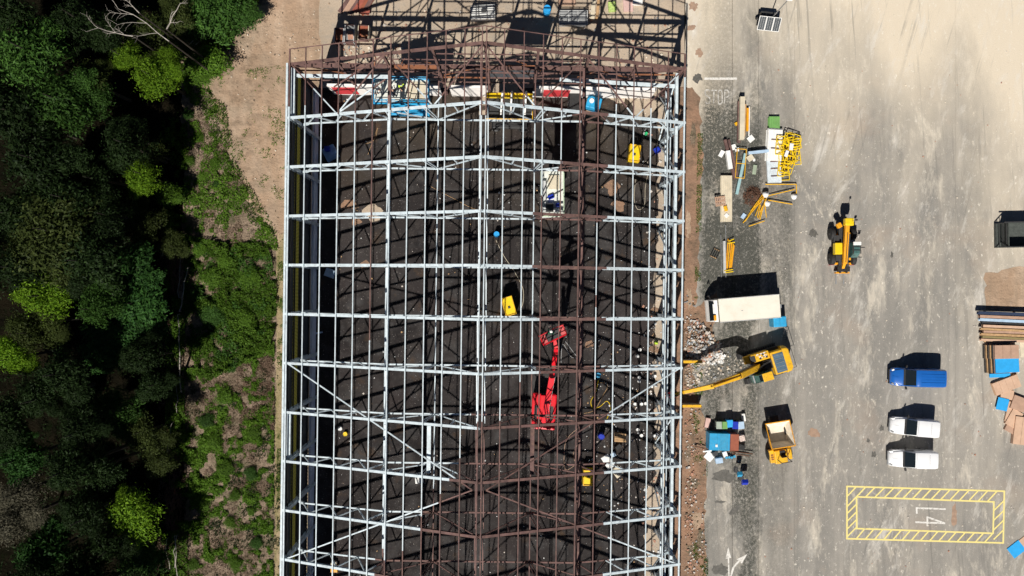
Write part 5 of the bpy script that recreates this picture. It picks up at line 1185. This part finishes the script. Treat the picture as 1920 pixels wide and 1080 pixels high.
for a, b, r_, m, z, lab in (((1391.5, 182), (1390, 262), .22, CREAM, .5, 'long cream steel column at the top of the yard pile'), ((1395.5, 196), (1393, 256), .16, TIMB, .45, 'tan steel column beside the long cream one'), ((1401.5, 203), (1401, 246), .11, ORG, .3, 'short orange steel column right of the cream one'), ((1404.5, 200), (1404, 255), .05, PWHITE, .15, 'thin white bar right of the orange column'), ((1386, 190), (1384.5, 268), .14, RUST, .15, 'rusty beam under the cream column'),
  ((1359, 262), (1378, 336), .13, RUST, .3, 'long dark rusty beam slanting across the pile'), ((1366, 262), (1382, 330), .10, RUST, .15, 'second rusty beam parallel to the slanting one'), ((1364, 283), (1369, 317), .2, PWHITE, .35, 'white steel post slanting beside the rusty beam'), ((1397, 288), (1381, 364), .13, mat('teal_beam', (.32, .50, .52), .5, .1, 3), .28, 'long teal beam slanting down beneath the cage frame'), ((1403, 287), (1441, 283), .13, PALEB, .45, 'pale blue beam reaching right to the white sheet stack')):
    pole('steel_beam', lab, 'beam', a, b, r_, m, z, z, 'beams in the yard pile', True)
for px, py, w, l, rot, lab, m in ((1408, 260, .6, .55, 40, 'white square board above the yellow cage frame', PWHITE), (1375, 276, .55, .5, 20, 'crumpled white board beside the rusty beam', PWHITE), (1353, 288, .4, .65, -28, 'white board at the left of the yard pile', PWHITE), (1407, 296, .62, .55, 35, 'cream board right of the yellow cage frame', CREAM), (1382, 280, .35, .4, 10, 'small white board under the cage frame', PWHITE), (1394, 405, .35, .5, -35, 'small white board below the brushwood heap', PALEB), (1362.5, 404, .35, .35, 45, 'white square tile on the cream sheet stack', PWHITE), (1415, 318, .35, .9, -8, 'grey green offcut right of the cage frame', mat('grey_green', (.32, .38, .28), .7)), (1414, 300, .2, .25, 0, 'tiny white offcut above the grey green one', PWHITE)):
    flat('board', lab, 'board', px, py, w, l, .04, rot, m, .1 if 'cream sheet' not in lab else .42)
# wooden pallet on the sheet stack
c = P(1351, 377, .6); t = thing('pallet', 'reddish wooden pallet leaning on the cream sheet stack', 'pallet', (c.x, c.y, .42), R(8))
for k in range(6): MB().box((-.42 + k * .168, 0, .1), (.11, .9, .03)).build('slat', BOARD, t)
for y in (-.38, 0, .38): MB().box((0, y, .045), (.95, .1, .08)).build('bearer', TIMB, t)
c = P(1342, 475, .3); t = thing('crate', 'small dark open crate on the mossy lane', 'crate', (c.x, c.y, 0), R(-25))
for k in range(4): MB().box((-.3 + .2 * k, 0, .12), (.06, .8, .22)).build('slat', DKST, t)
for y in (-.38, .38): MB().box((0, y, .06), (.7, .06, .1)).build('bearer', TIMB, t)
flat('yellow_block', 'yellow block on the cream sheet stack', 'block', 1361, 391, .3, .5, .15, 15, YEL, .42); flat('yellow_block', 'small yellow block left of the rusty beam', 'block', 1381, 232, .25, .3, .15, 30, YEL)
for px, py, lab in ((1490, 368, 'white sack with a dark tie at the end of the yellow rails'), (1440, 381, 'small white sack beside the fanned yellow rails'), (1435, 365, 'white bag on top of the fanned yellow rails')):
    c = P(px, py, .3); mb = MB(); mb.loft([[Vector((r_ * math.cos(a) * (1 + .15 * math.sin(3 * a)), r_ * math.sin(a), z)) for a in [k * math.tau / 10 for k in range(10)]] for r_, z in ((.2, 0), (.3, .1), (.27, .28), (.12, .42), (.05, .5))]); tag(mb.build('sack', PWHITE, None, (c.x, c.y, .3 if 'on top' in lab else .008), smooth=True), lab, 'sack')

# solar lighting tower
c = P(1441, 44, .9); t = thing('solar_tower', 'mobile solar lighting tower with three tilted dark panels', 'lighting tower', (c.x, c.y, 0), R(-6))
MB().box((0, .55, .45), (1.5, 1.2, .7)).build('cabinet', DKST, t, bevel=.05)
for k in range(3):
    x = -.68 + k * .68
    pn = MB().box((x, -.12, 1.15), (.66, 1.25, .05), rx=R(28)).build('solar_panel', PWHITE, t)
    pm = MB()
    for a in range(3): pm.box((x + (a - 1) * .195, -.12 - .02, 1.18), (.18, 1.16, .02), rx=R(28))
    pm.build('solar_cell', mat('solar_cell_dark', (.02, .03, .04), .45, .15, 6), pn)
ms = MB().tube((.25, .55, .5), (.55, 1.05, 4.3), .05, 6).build('mast', STEEL, t)
MB().box((.6, 1.1, 4.35), (.5, .4, .25)).build('lamp_head', PWHITE, t, bevel=.03)
for s in (-1, 1): wheel_parts(t, s * .8, .6, .28, .18, GREY)
for s in (-1, 1): MB().beam((s * .6, .9, .5), (s * .75, -.55, .8), .05, .05).build('panel_strut', DKST, t)

# blue container with red-brown end, bins and junk
c = P(1358, 829, 1.3); t = thing('site_skip', 'blue lidded steel skip with a red brown end section', 'skip', (c.x, c.y, 0), R(-2))
MB().box((-.42, 0, .65), (1.9, 1.55, 1.3)).build('body', CYAN, t, bevel=.03)
for x, w, m in ((-.9, .95, CYAN), (-.02, .8, SKYB)): MB().box((x, 0, 1.33), (w - .03, 1.55, .05)).build('lid', m, t, bevel=.01)
MB().box((.95, 0, .66), (.78, 1.52, 1.32)).build('end_section', mat('brick_red', (.30, .085, .045), .7, .15, 3), t, bevel=.02)
for x in (-.65, -.25): MB().box((x, .0, 1.375), (.03, 1.5, .03)).build('lid_rib', SKYB, t)
MB().box((-.72, -.35, 1.38), (.2, .22, .03)).build('label_plate', PWHITE, t)
def wheelie(lab, px, py, m, rz):
    c = P(px, py, .95); t = thing('wheelie_bin', lab, 'bin', (c.x, c.y, 0), R(rz), 'row of wheelie bins behind the blue skip')
    MB().box((0, 0, .48), (.44, .5, .84), topx=1.25, topy=1.25).build('body', m, t, bevel=.03); MB().box((0, -.02, .95), (.58, .68, .08)).build('lid', m, t, bevel=.03)
    MB().tube((-.25, .34, .92), (.25, .34, .92), .025, 6).build('handle', BLACK, t)
    for s in (-1, 1): MB().wheel((s * .25, .27, .1), .1, .06, 'x', 10).build('wheel', BLACK, t)
for px, m, lab in ((1349, mat('bin_grey_green', (.35, .42, .36), .5), 'grey green wheelie bin at the left of the row'), (1358.5, GREEN, 'green wheelie bin second in the row'), (1368.5, TBLUE, 'bright blue wheelie bin in the middle of the row'), (1379, NAVY, 'royal blue wheelie bin fourth in the row'), (1389.5, PALEB, 'pale blue wheelie bin at the right of the row')):
    wheelie(lab, px, 797 - (3 if m is TBLUE else 0), m, random.uniform(-8, 8))
for px, py, w, l, h, rot, m, lab in ((1327, 793, .45, .9, .3, -10, mat('pinkish', (.62, .42, .38), .8), 'pinkish white lump beside the row of bins'), (1395, 783, .3, .7, .4, 10, PWHITE, 'white upright board right of the row of bins'), (1330, 856, .8, .75, .1, -40, PWHITE, 'white square panel below left of the blue skip'), (1349, 864, .65, .5, .5, 8, PALEB, 'pale blue box below the blue skip'), (1360, 852, .4, .5, .3, 20, PWHITE, 'crumpled white sheet below the blue skip'), (1327, 846, .9, .15, .1, 5, PWHITE, 'thin white strip at the left of the blue skip'), (1341, 851, .5, .4, .4, 30, DKST, 'dark scrap box below the blue skip'), (1392, 822, .5, .55, .5, 15, mat('pale_scrap', (.62, .50, .45), .8, .4, 8), 'pale mixed scrap at the right end of the skip'), (1391, 839, .6, .5, .4, -20, BLACK, 'black sack of rubbish at the right end of the skip')):
    flat('scrap_piece', lab, 'scrap', px, py, w, l, h, rot, m, bevel=.03)
for i, (px, py) in enumerate(((1362, 858), (1367, 857.5), (1372, 858), (1377, 856))):
    c = P(px, py, .3); tag(MB().tube((0, 0, 0), (0, 0, .35), .12, 10).build('bottle', SKYB, None, (c.x, c.y, .008)), 'small blue bottle in the cluster below the blue skip', 'bottle', 'blue bottles below the skip')
for a, b, lab in (((1303, 837), (1330, 842), 'dark rough pole sticking out left of the blue skip'), ((1368, 846), (1411, 851), 'upper dark pole sticking out right below the skip'), ((1372, 850), (1405, 855), 'lower dark pole sticking out right below the skip')): pole('scrap_pole', lab, 'pole', a, b, .05, TWIG, .3, .3)
# two small blue signs on thin posts
for px, py, w, m, lab in ((1387, 889, .42, SKYB, 'smaller light blue sign board on thin posts'), (1396.5, 904, .55, NAVY, 'larger royal blue sign board on thin posts')):
    c = P(px, py, 1.3); t = thing('sign_board', lab, 'sign', (c.x, c.y, 0), R(2), 'small blue signs on posts')
    MB().box((0, 0, 1.3), (w, .35, .5), rx=R(-35)).build('board', m, t, bevel=.03)
    for s in (-1, 1): MB().tube((s * w * .4, 0, 0), (s * w * .4, 0, 1.15), .02, 5).build('post', GREY, t)
    MB().box((0, .1, .03), (w, .5, .05)).build('foot', DKST, t)

# right-hand stacks: steel beams, panel stacks, boards
for i, (y, x0, m, z, w) in enumerate(((586.5, 1833, mat('navy_steel', (.03, .045, .09), .5), .55, .28), (593, 1836, BOARD, .3, .26), (599, 1836, PALEB, .3, .26), (605, 1840, DKST, .3, .24), (611, 1842, PALEBOARD, .45, .24), (616.5, 1838, TIMB, .45, .2), (621.5, 1843, BOARD, .4, .2), (626.5, 1838, TIMB, .4, .22), (631.5, 1841, mat('olive_steel', (.25, .2, .09), .6), .35, .2), (637, 1838, PALEBOARD, .3, .22))):
    p = P(x0, y, z); q = P(2010, y + 6 + i % 3, z); mb = MB(); mb.ibeam((0, 0, 0), q - p, w, w * 1.1)
    tag(mb.build('steel_beam', m, None, p), ['dark navy steel beam at the top of the right hand beam stack', 'brownish beam second from the top of the right stack', 'pale blue beam third from the top of the right stack', 'black beam between the two layers of the right stack', 'pale tan beam topmost of the lower right layer', 'yellow timber coloured beam below the pale tan one', 'brown beam in the middle of the lower right layer', 'second yellow timber coloured beam in the lower layer', 'olive beam near the bottom of the right stack', 'pale tan beam at the bottom of the right stack'][i], 'beam', 'beam stack at the right edge')
for i, x in enumerate((1845, 1900)):
    p = P(x, 612); tag(MB().box((0, 0, .08), (.15, 2.9, .16)).build('bearer', TIMB, None, (p.x, p.y, .006)), ['timber bearer at the left ends of the beam stack', 'timber bearer further right under the beam stack'][i], 'timber')
def panel_stack(lab, px, py, w, l, h, rot, m, planks=0, edge=False, layers=5, group='panel stacks at the right edge', z=.006):
    c = P(px, py, h + z); t = thing('panel_stack', lab, 'panels', (c.x, c.y, z), R(rot), group); d = h / layers
    for k in range(layers - 1):
        MB().box((random.uniform(-.03, .03), random.uniform(-.03, .03), d * (k + .5)), (w, l, d * .8)).build('panel', TIMB if k % 2 else BOARD, t)
    n = max(1, planks)
    for j in range(n): MB().box((-w / 2 + w * (j + .5) / n, 0, h - d / 2), (w / n - .02, l, d * .9)).build('panel', m, t)
    if edge:
        for k in range(5): MB().box((-w / 2 - .12 - .11 * k, 0, h * (.9 - .16 * k) / 2), (.07, l, h * (.9 - .16 * k))).build('edge_board', YEL if k % 2 == 0 and edge == 2 else TIMB if k % 2 else DKST, t)
panel_stack('tall stack of brown panels below the beam stack', 1888, 660, 2.25, 1.25, .9, 1, BOARD, 3, 1, 6)
panel_stack('tall stack topped with a bright blue sheet below the brown panels', 1889, 685, 2.2, 1.35, .8, 3, TBLUE, 0, 1, 6)
panel_stack('low stack of tan planks turned askew below the blue topped stack', 1888, 722, 2.5, 1.2, .3, 21, PALEBOARD, 4, 0, 3)
panel_stack('pink tan board lying between the askew planks and blue square', 1889, 740, 1.2, .9, .22, -8, PALEBOARD, 1, 0, 2)
panel_stack('narrow tan plank pack right of the blue square sheet', 1892, 772, .45, 1.9, .16, -14, PALEBOARD, 1, 0, 2)
panel_stack('brown board at the far right in the fan of boards', 1911, 757, 1.35, 1.3, .32, -20, BOARD, 1, 0, 2); panel_stack('tan board below it in the fan of boards', 1902, 785, 1.1, 1.6, .26, -30, PALEBOARD, 1, 0, 2)
panel_stack('brown board lower left in the fan of boards', 1898, 803, 1.2, .9, .20, -28, BOARD, 1, 0, 2); panel_stack('lowest pale tan board in the fan of boards', 1916, 808, 1.4, 2.6, .38, -7, PALEBOARD, 2, 0, 2)
for px, py, w, l, rot, z, lab in ((1875, 704, 1.95, .36, 2, .1, 'thin bright blue strip between the blue stack and tan planks'), (1880, 758, 1.05, 1.15, -13, .23, 'bright blue square sheet in the fan of boards')):
    flat('blue_sheet', lab, 'sheet', px, py, w, l, .04, rot, TBLUE, z)
flat('blue_sheet', 'bright blue square sheet near the bottom right corner', 'sheet', 1906, 1030, 1.15, 1.35, .06, -52, TBLUE); flat('tan_board', 'tan board beside the blue sheet in the bottom right corner', 'board', 1924, 1018, 1.2, 1.0, .05, -50, PALEBOARD)
flat('white_sheet', 'pale sheet lying right of the brown panel stack', 'sheet', 1925, 655, 1.2, 1.4, .04, 4, CREAM, .006)

# hall floor things
for px, py, w, l, h, rot, m, z, lab in ((618, 286, 1.25, 1.3, .5, 28, mat('blue_grey_tarp', (.20, .36, .62), .6, .2, 3), .012, 'crumpled blue tarpaulin in the shade of the left wall'), (612, 278, .45, .45, .6, 5, NAVY, .5, 'dark blue box on the crumpled tarpaulin'), (617, 512, .9, .8, .6, -20, PALEB, .012, 'pale blue trolley box beside the left wall'), (612, 497, .7, .35, .5, 0, PALEB, .012, 'pale blue panel behind the trolley box'), (1233, 281, .55, .6, .4, 30, NAVY, .012, 'royal blue triangular cover near the right wall'),
   (785, 898, .75, .95, .6, 5, PWHITE, .012, 'large white bulk bag in the lower left of the hall'), (1140, 866, .8, 1.35, .08, 32, PWHITE, .012, 'white board leaning pattern beside the yellow plant box'), (1158, 885, .85, 1.0, .08, 38, CREAM, .012, 'cream square board below the white board'), (598, 624, .7, .16, .08, 10, PALEB, .012, 'short pale strip on the dark floor beside the left wall'), (626, 1068, .7, .6, .5, 2, ORG, .012, 'orange slatted crate at the bottom left of the hall'), (625, 1057, .6, .3, .4, 0, CREAM, .012, 'pale box above the orange crate'), (1150, 853, .5, .4, .35, 25, PALEB, .012, 'pale blue crumpled sheet beside the white board'), (1160, 838, .6, .4, .5, 40, BLACK, .012, 'black bag beside the wooden crate')):
    flat('loose_item' if False else lab.split(' in ')[0].split(' beside ')[0].split(' on ')[0].split(' near ')[0].split(' at ')[0].split(' above ')[0].split(' below ')[0].split(' behind ')[0].split(' leaning ')[0].split()[-1] + '_item', lab, lab.split(' in ')[0].split(' beside ')[0].split(' on ')[0].split(' near ')[0].split(' at ')[0].split(' above ')[0].split(' below ')[0].split(' behind ')[0].split(' leaning ')[0].split()[-1], px, py, w, l, h, rot, m, z, None, .04, .92)
def drum(lab, px, py, r_, h, m, z=.012, group=None, cat='drum', nm='drum'):
    c = P(px, py, h); mb = MB()
    rings = [[Vector((rr * math.cos(a), rr * math.sin(a), zz)) for a in [k * math.tau / 14 for k in range(14)]] for rr, zz in ((r_, 0), (r_, h * .32), (r_ * 1.04, h * .34), (r_, h * .36), (r_, h * .64), (r_ * 1.04, h * .66), (r_, h * .68), (r_, h), (r_ * .92, h), (r_ * .92, h - .03))]
    return tag(mb.loft(rings).build(nm, m, None, (c.x, c.y, z), smooth=True), lab, cat, group)
drum('blue drum on the hall floor above the tilted yellow box', 931, 439, .26, .8, TBLUE); drum('blue drum in the lower right hall above the cables', 1122, 704, .24, .9, SKYB); drum('blue drum beside the wooden crate', 1128, 819, .28, .8, NAVY)
drum('tall bright blue barrel on the apron beyond the gable', 1026, 16, .35, 1.1, TBLUE)
drum('small green bottle drum in the upper right hall', 1212, 250, .14, .4, HIGREEN); drum('yellow green bucket near the right wall', 1231, 643, .16, .35, HIVIS)
drum('yellow bucket on the dark floor by the left wall', 647, 814, .2, .3, BYEL); drum('white bucket above the yellow one by the left wall', 637, 804, .2, .3, PWHITE)
for i, (px, py) in enumerate(((1200, 656), (1196, 668), (1199, 708), (1199, 715), (1228, 706), (1230, 723), (1191, 758), (1203, 758), (1211, 757), (1196, 806), (1203, 817), (1228, 818), (1232, 816))):
    drum('white bucket among the scattered ones along the right side of the hall', px, py, .15, .35, PWHITE, .012, 'white buckets along the right side', 'bucket', 'bucket')
c = P(1163, 821, .5); t = thing('wooden_crate', 'light wooden crate between the blue drum and white buckets', 'crate', (c.x, c.y, .012), R(-3))
for k in range(4): MB().box((0, -.3 + .2 * k, .5), (1.05, .17, .03)).build('slat', TIMB, t)
for s in (-1, 1): MB().box((s * .5, 0, .24), (.04, .78, .48)).build('end_board', TIMB, t); MB().box((0, s * .38, .24), (.96, .03, .44)).build('side_board', TIMB, t)
# hoses and cables
def hose(lab, pts, r_, m, z=.03):
    w = [P(*p) for p in pts]; o = w[0]; out = []
    for i in range(len(w) - 1):
        p0, p1, p2, p3 = w[max(0, i - 1)], w[i], w[i + 1], w[min(len(w) - 1, i + 2)]
        for k in range(6):
            u = k / 6; out.append(.5 * ((2 * p1) + (p2 - p0) * u + (2 * p0 - 5 * p1 + 4 * p2 - p3) * u * u + (3 * p1 - p0 - 3 * p2 + p3) * u ** 3) - o)
    out.append(w[-1] - o); return tag(MB().path(out, r_, 4).build('cable', m, None, (o.x, o.y, z)), lab, 'cable', 'cables on the hall floor')
hose('yellow cable looping below the blue drum', [(1122, 712), (1117, 735), (1108, 752), (1112, 765), (1125, 762), (1138, 752), (1145, 765), (1138, 785)], .03, BYEL); hose('pale cable loop right of the yellow cable', [(1124, 718), (1136, 718), (1139, 726), (1130, 742), (1115, 768), (1095, 775)], .025, TIMB)
hose('pale cable running right of the tilted yellow box', [(930, 450), (945, 480), (965, 510), (980, 540), (981, 565), (975, 582)], .025, CREAM); hose('pale yellow cable loop in the upper right hall', [(1203, 310), (1212, 302), (1216, 318), (1210, 350), (1208, 385), (1195, 392), (1189, 370), (1192, 335)], .02, CREAM)
hose('thin pale cable across the left middle floor', [(808, 350), (850, 372), (890, 392), (930, 400)], .02, TIMB); hose('thin cable curls in the lower right hall', [(1090, 820), (1075, 850), (1078, 870), (1060, 880), (1058, 850), (1065, 820), (1100, 790)], .02, PALEBOARD); hose('grey cable near the red lift basket', [(1060, 640), (1075, 660), (1082, 670), (1070, 668), (1055, 645), (1052, 680)], .02, LGREY)
hose('pale looped cable in the upper left floor', [(690, 290), (700, 262), (708, 240), (702, 262), (685, 270)], .02, TIMB)
# low yellow-edged ramp walls at the right side of the hall
for i, (y, lab) in enumerate(((678, 'upper low concrete ramp wall with yellow edge at the hall side'), (761, 'lower low concrete ramp wall with yellow edge at the hall side'))):
    c = P(1299 if i == 0 else 1297, y, 1.0); t = thing('ramp_wall', lab, 'low wall', (c.x, c.y, .006), 0, 'yellow edged ramp walls')
    MB().box((0, 0, .5), (1.75, .26, 1.0)).build('concrete_body', MATS['apron_concrete'], t, bevel=.03); MB().box((0, -.02, 1.02), (1.75, .24, .05)).build('yellow_edge', YEL, t)

# things on the apron beyond the gable
for i, (px, py, w, l, m, lab) in enumerate(((635, 66, .85, 1.3, 'brick_red', 'left rusty open bin in the gable shadow'), (655, 62, .85, 1.7, 'grey_paint', 'middle grey open bin with rusty load in the gable shadow'), (681, 59, .95, 1.3, 'brick_red', 'right rusty red bin with cream edges in the gable shadow'))):
    c = P(px, py, .9); t = thing('open_bin', lab, 'bin', (c.x, c.y, .004), R(-3), 'open bins beyond the gable')
    for s in (-1, 1): MB().box((s * w / 2, 0, .45), (.06, l, .9)).build('side_panel', CREAM if i == 2 else LGREY, t); MB().box((0, s * l / 2, .45), (w - .06, .06, .9)).build('end_panel', RUST, t)
    MB().box((0, 0, .3), (w - .08, l - .08, .5)).build('load', MATS[m], t); MB().box((.05, -.1, .62), (w * .6, l * .45, .15), rz=.2).build('scrap', ORANGE_RUST if i != 1 else BRICK, t)
for i, (a, w, l, r_, m) in enumerate((((648, 8), .5, 1.9, -35, RUST), ((658, 6), .5, 2.1, -32, BOARD), ((668, 8), .45, 2.2, -35, RUST), ((676, 6), .5, 2.0, -36, mat('faded_red', (.34, .09, .06), .7, .2, 3)), ((686, 10), .7, 1.9, -34, MATS['brick_red']), ((694, 2), .4, 1.6, -30, RUST), ((684, 22), .9, .5, -10, MATS['faded_red']))):
    flat('rusty_sheet', ['leftmost brown rusty sheet fanned at the top edge', 'second rusty sheet of the fan at the top edge', 'third rusty sheet of the fan at the top edge', 'faded red sheet in the fan at the top edge', 'brick red sheet in the fan at the top edge', 'rightmost narrow rusty sheet of the fan', 'curved red sheet at the foot of the fan'][i], 'sheet', a[0], a[1], w, l, .05, r_, m, .01 + .06 * i, 'fan of rusty sheets')
for nm, lab, px, py, w, l, h, rot, m in (('cage', 'white barred cage box on the apron beyond the gable', 905, 22, 2.3, 1.2, .9, 3, PWHITE), ('cage', 'grey barred rack on the apron right of the blue barrel', 1075, 33, 2.6, 1.3, .7, 0, LGREY)):
    c = P(px, py, h); t = thing('barred_' + ('cage' if m is PWHITE else 'rack'), lab, 'cage', (c.x, c.y, .004), R(rot), 'barred racks beyond the gable')
    MB().box((0, 0, h * .45), (w - .06, l - .06, h * .85)).build('load', m if m is PWHITE else GREY, t)
    for k in range(7): MB().box((0, -l / 2 + l * k / 6, h + .01), (w, .05, .05)).build('bar', DKST if m is PWHITE and k % 2 else LGREY, t)
    for k in range(4): MB().box((-w / 2 + w * k / 3, 0, h + .05), (.05, l, .04)).build('bar', DKST if m is PWHITE else LGREY, t)
    if m is PWHITE: MB().box((.1, .05, h + .1), (.45, .3, .1)).build('hatch', DKST, t)
for px, py, w, l, h, rot, m, lab in ((1112, 18, .4, 1.7, .2, -4, CREAM, 'upright cream board right of the grey rack'), (1121, 16, .25, 1.8, .3, -6, TIMB, 'dark timber beside the cream board'), (1148, 12, .7, .9, .3, 5, mat('lime_sheet', (.42, .55, .16), .7, .3, 8), 'lime green netted bale near the top edge'), (1178, 10, .9, 1.1, .2, 3, mat('pinkish', (.62, .42, .38)), 'pinkish pallet of blocks near the top edge'), (1196, 2, .9, .5, .5, -3, PWHITE, 'white box at the top edge near the hall corner'), (1063, 4, 1.6, .5, .2, 0, BOARD, 'brown board at the top edge above the grey rack')):
    flat('apron_' + lab.split()[-1 if False else 1] if False else 'stored_' + ('board' if 'board' in lab else 'timber' if 'timber' in lab else 'bale' if 'bale' in lab else 'box' if 'box' in lab else 'blocks'), lab, 'stored goods', px, py, w, l, h, rot, m, .004, 'goods stored beyond the gable', .02)

# ---------------------------------------------------------------- rubble, chips, litter (uncountable)
def scatter(name, lab, polys, n, smin, smax, mats, seed, hz=.5, cat='rubble', mound=0.0):
    r = random.Random(seed); mb = MB(); done = 0
    while done < n:
        poly, wgt = polys[r.randrange(len(polys))]
        xs = [p[0] for p in poly]; ys = [p[1] for p in poly]; x = r.uniform(min(xs), max(xs)); y = r.uniform(min(ys), max(ys))
        if not inpoly(np.array([x]), np.array([y]), poly)[0]: continue
        cx, cy = sum(xs) / len(xs), sum(ys) / len(ys); f = max(0, 1 - math.hypot((x - cx) / (max(xs) - min(xs)), (y - cy) / (max(ys) - min(ys))) * 2)
        s = smin + (smax - smin) * r.random() ** 2.5; p = P(x, y)
        mb.box((p.x, p.y, .02 + s * hz / 2 + mound * f * r.random()), (s, s * r.uniform(.4, 1), s * hz), r.uniform(0, 3.14), r.randrange(len(mats)), rx=r.uniform(-.5, .5) if mound else 0, top=r.uniform(.7, 1)); done += 1
    return tag(mb.build(name, mats, None), lab, cat, kind='stuff')
scatter('rubble_heap', 'heap of broken brick and pale block beside the hall', [([(1290, 600), (1312, 600), (1345, 640), (1352, 660), (1320, 680), (1288, 668)], 1)], 900, .04, .30, [BRICK, STONE, GREY, MATS['bare_earth'], LGREY], 3, .55, mound=.7)
scatter('white_rubble', 'white broken blocks under the excavator arm', [([(1316, 672), (1345, 655), (1358, 665), (1356, 682), (1330, 684)], 1), ([(1312, 655), (1352, 640), (1350, 655), (1325, 668)], 1)], 260, .06, .36, [STONE, PWHITE, LGREY], 4, .5, mound=.3)
scatter('rubble_spread', 'grey broken concrete spread under the excavator', [([(1290, 690), (1345, 660), (1395, 660), (1400, 700), (1330, 720), (1290, 725)], 1), ([(1284, 640), (1330, 690), (1310, 740), (1284, 740)], 1)], 420, .04, .26, [GREY, STONE, MATS['apron_concrete'], SAND], 14, .45)
scatter('strip_rubble', 'pale stones scattered on the earth strip beside the hall', [([(1284, 780), (1312, 785), (1310, 860), (1284, 860)], 1), ([(1284, 890), (1306, 890), (1302, 950), (1284, 950)], 1), ([(1284, 965), (1300, 965), (1300, 1010), (1284, 1010)], 1), ([(1284, 1030), (1318, 1040), (1310, 1085), (1284, 1085)], 1), ([(1284, 590), (1300, 590), (1300, 690), (1284, 690)], 1)], 420, .04, .22, [STONE, BRICK, MATS['red_earth']], 5, .5)
scatter('floor_litter', 'pale chips and litter scattered over the hall floor', [([(640, 180), (1240, 180), (1230, 1085), (630, 1085)], 1), ([(1090, 620), (1240, 620), (1230, 960), (1090, 960)], 1)], 900, .03, .17, [PWHITE, STONE, LGREY, TIMB], 6, .25, 'litter')
scatter('side_litter', 'litter and offcuts along the right hand slab edge', [([(1205, 180), (1250, 180), (1245, 1080), (1205, 1080)], 1)], 260, .04, .3, [PWHITE, STONE, LGREY, BRICK, DKST], 8, .3, 'litter')
scatter('apron_gravel', 'broken stone scattered on the apron beyond the gable', [([(640, 85), (760, 85), (760, 130), (640, 130)], 1), ([(760, 95), (1250, 70), (1250, 125), (760, 128)], 1), ([(700, 20), (1270, 20), (1270, 60), (700, 60)], 1)], 800, .04, .25, [STONE, BRICK, SAND, GREY], 9, .4)
scatter('yard_grit', 'pale grit and small stones on the yard concrete', [([(1430, 80), (1900, 60), (1910, 1070), (1430, 1070)], 1)], 500, .03, .14, [SAND, STONE, BRICK], 10, .3, 'grit')
scatter('bank_stones', 'stones and clods on the bare earth bank', [([(385, 145), (535, 130), (535, 480), (470, 370), (420, 240)], 1), ([(450, 30), (620, 5), (600, 110), (430, 110)], 1)], 260, .03, .14, [SAND, MATS['bare_earth'], MATS['scrub_soil']], 12, .5, 'stones')

# stains and worn patches with their own outline on the yard
def blotch(name, px, py, rx, ry, m, z, seed, rot=0):
    r = random.Random(seed); n = 18; pts = []
    for k in range(n):
        a = k * math.tau / n; q = r.uniform(.65, 1.15); x, y = rx * q * math.cos(a), ry * q * math.sin(a)
        pts.append((px + x * math.cos(rot) - y * math.sin(rot), py + x * math.sin(rot) + y * math.cos(rot)))
    return sheet(name, pts, z, m, .05, .25)
STAIN = mat('oil_stain', (.10, .095, .085), .7, .3, 3, (.2, .18, .15), .5); REDDUST = mat('brick_dust', (.36, .24, .17), .95, .2, 3, (.28, .25, .21), .6)
for i, (px, py, rx, ry, m, rot) in enumerate(((1377, 957, 12, 6, STAIN, -.7), (1350, 941, 12, 2.5, STAIN, 0), (1307, 147, 9, 9, STAIN, 0), (1300, 12, 9, 9, REDDUST, 0), (1296, 52, 9, 6, REDDUST, 0), (1311, 98, 7, 9, REDDUST, 0), (1526, 812, 12, 9, REDDUST, .3), (1672, 478, 3, 7, STAIN, 0), (1525, 437, 9, 9, STAIN, 0), (1628, 826, 4, 4, STAIN, 0), (1653, 803, 5, 5, STAIN, .5), (1638, 852, 5, 6, STAIN, -.4), (1789, 967, 5, 27, REDDUST, 0), (1356, 893, 24, 13, STAIN, 0), (1350, 1068, 17, 11, STAIN, 0))):
    blotch('yard_stain', px, py, rx, ry, m, .0045 + .0001 * i, i, rot)

for i, (px, py, rx, ry) in enumerate(((1292, 560, 6, 20), (1300, 640, 10, 26), (1296, 720, 12, 14), (1312, 790, 12, 18), (1290, 850, 6, 22), (1302, 905, 12, 9), (1306, 975, 12, 16), (1295, 1030, 9, 8), (1315, 1010, 8, 20), (1290, 420, 5, 26), (1300, 250, 6, 24))):
    blotch('soil_patch', px, py, rx, ry, MATS['scrub_soil'] if i % 3 else MATS['bare_earth'], .0105 + .0003 * i, 50 + i)
scatter('strip_clods', 'clods and broken stone over the earth strip beside the hall', [([(1284, 540), (1306, 560), (1300, 700), (1325, 800), (1325, 1085), (1284, 1085)], 1)], 420, .04, .24, [MATS['red_earth'], GREY, BRICK, MATS['scrub_soil'], STONE], 21, .5)
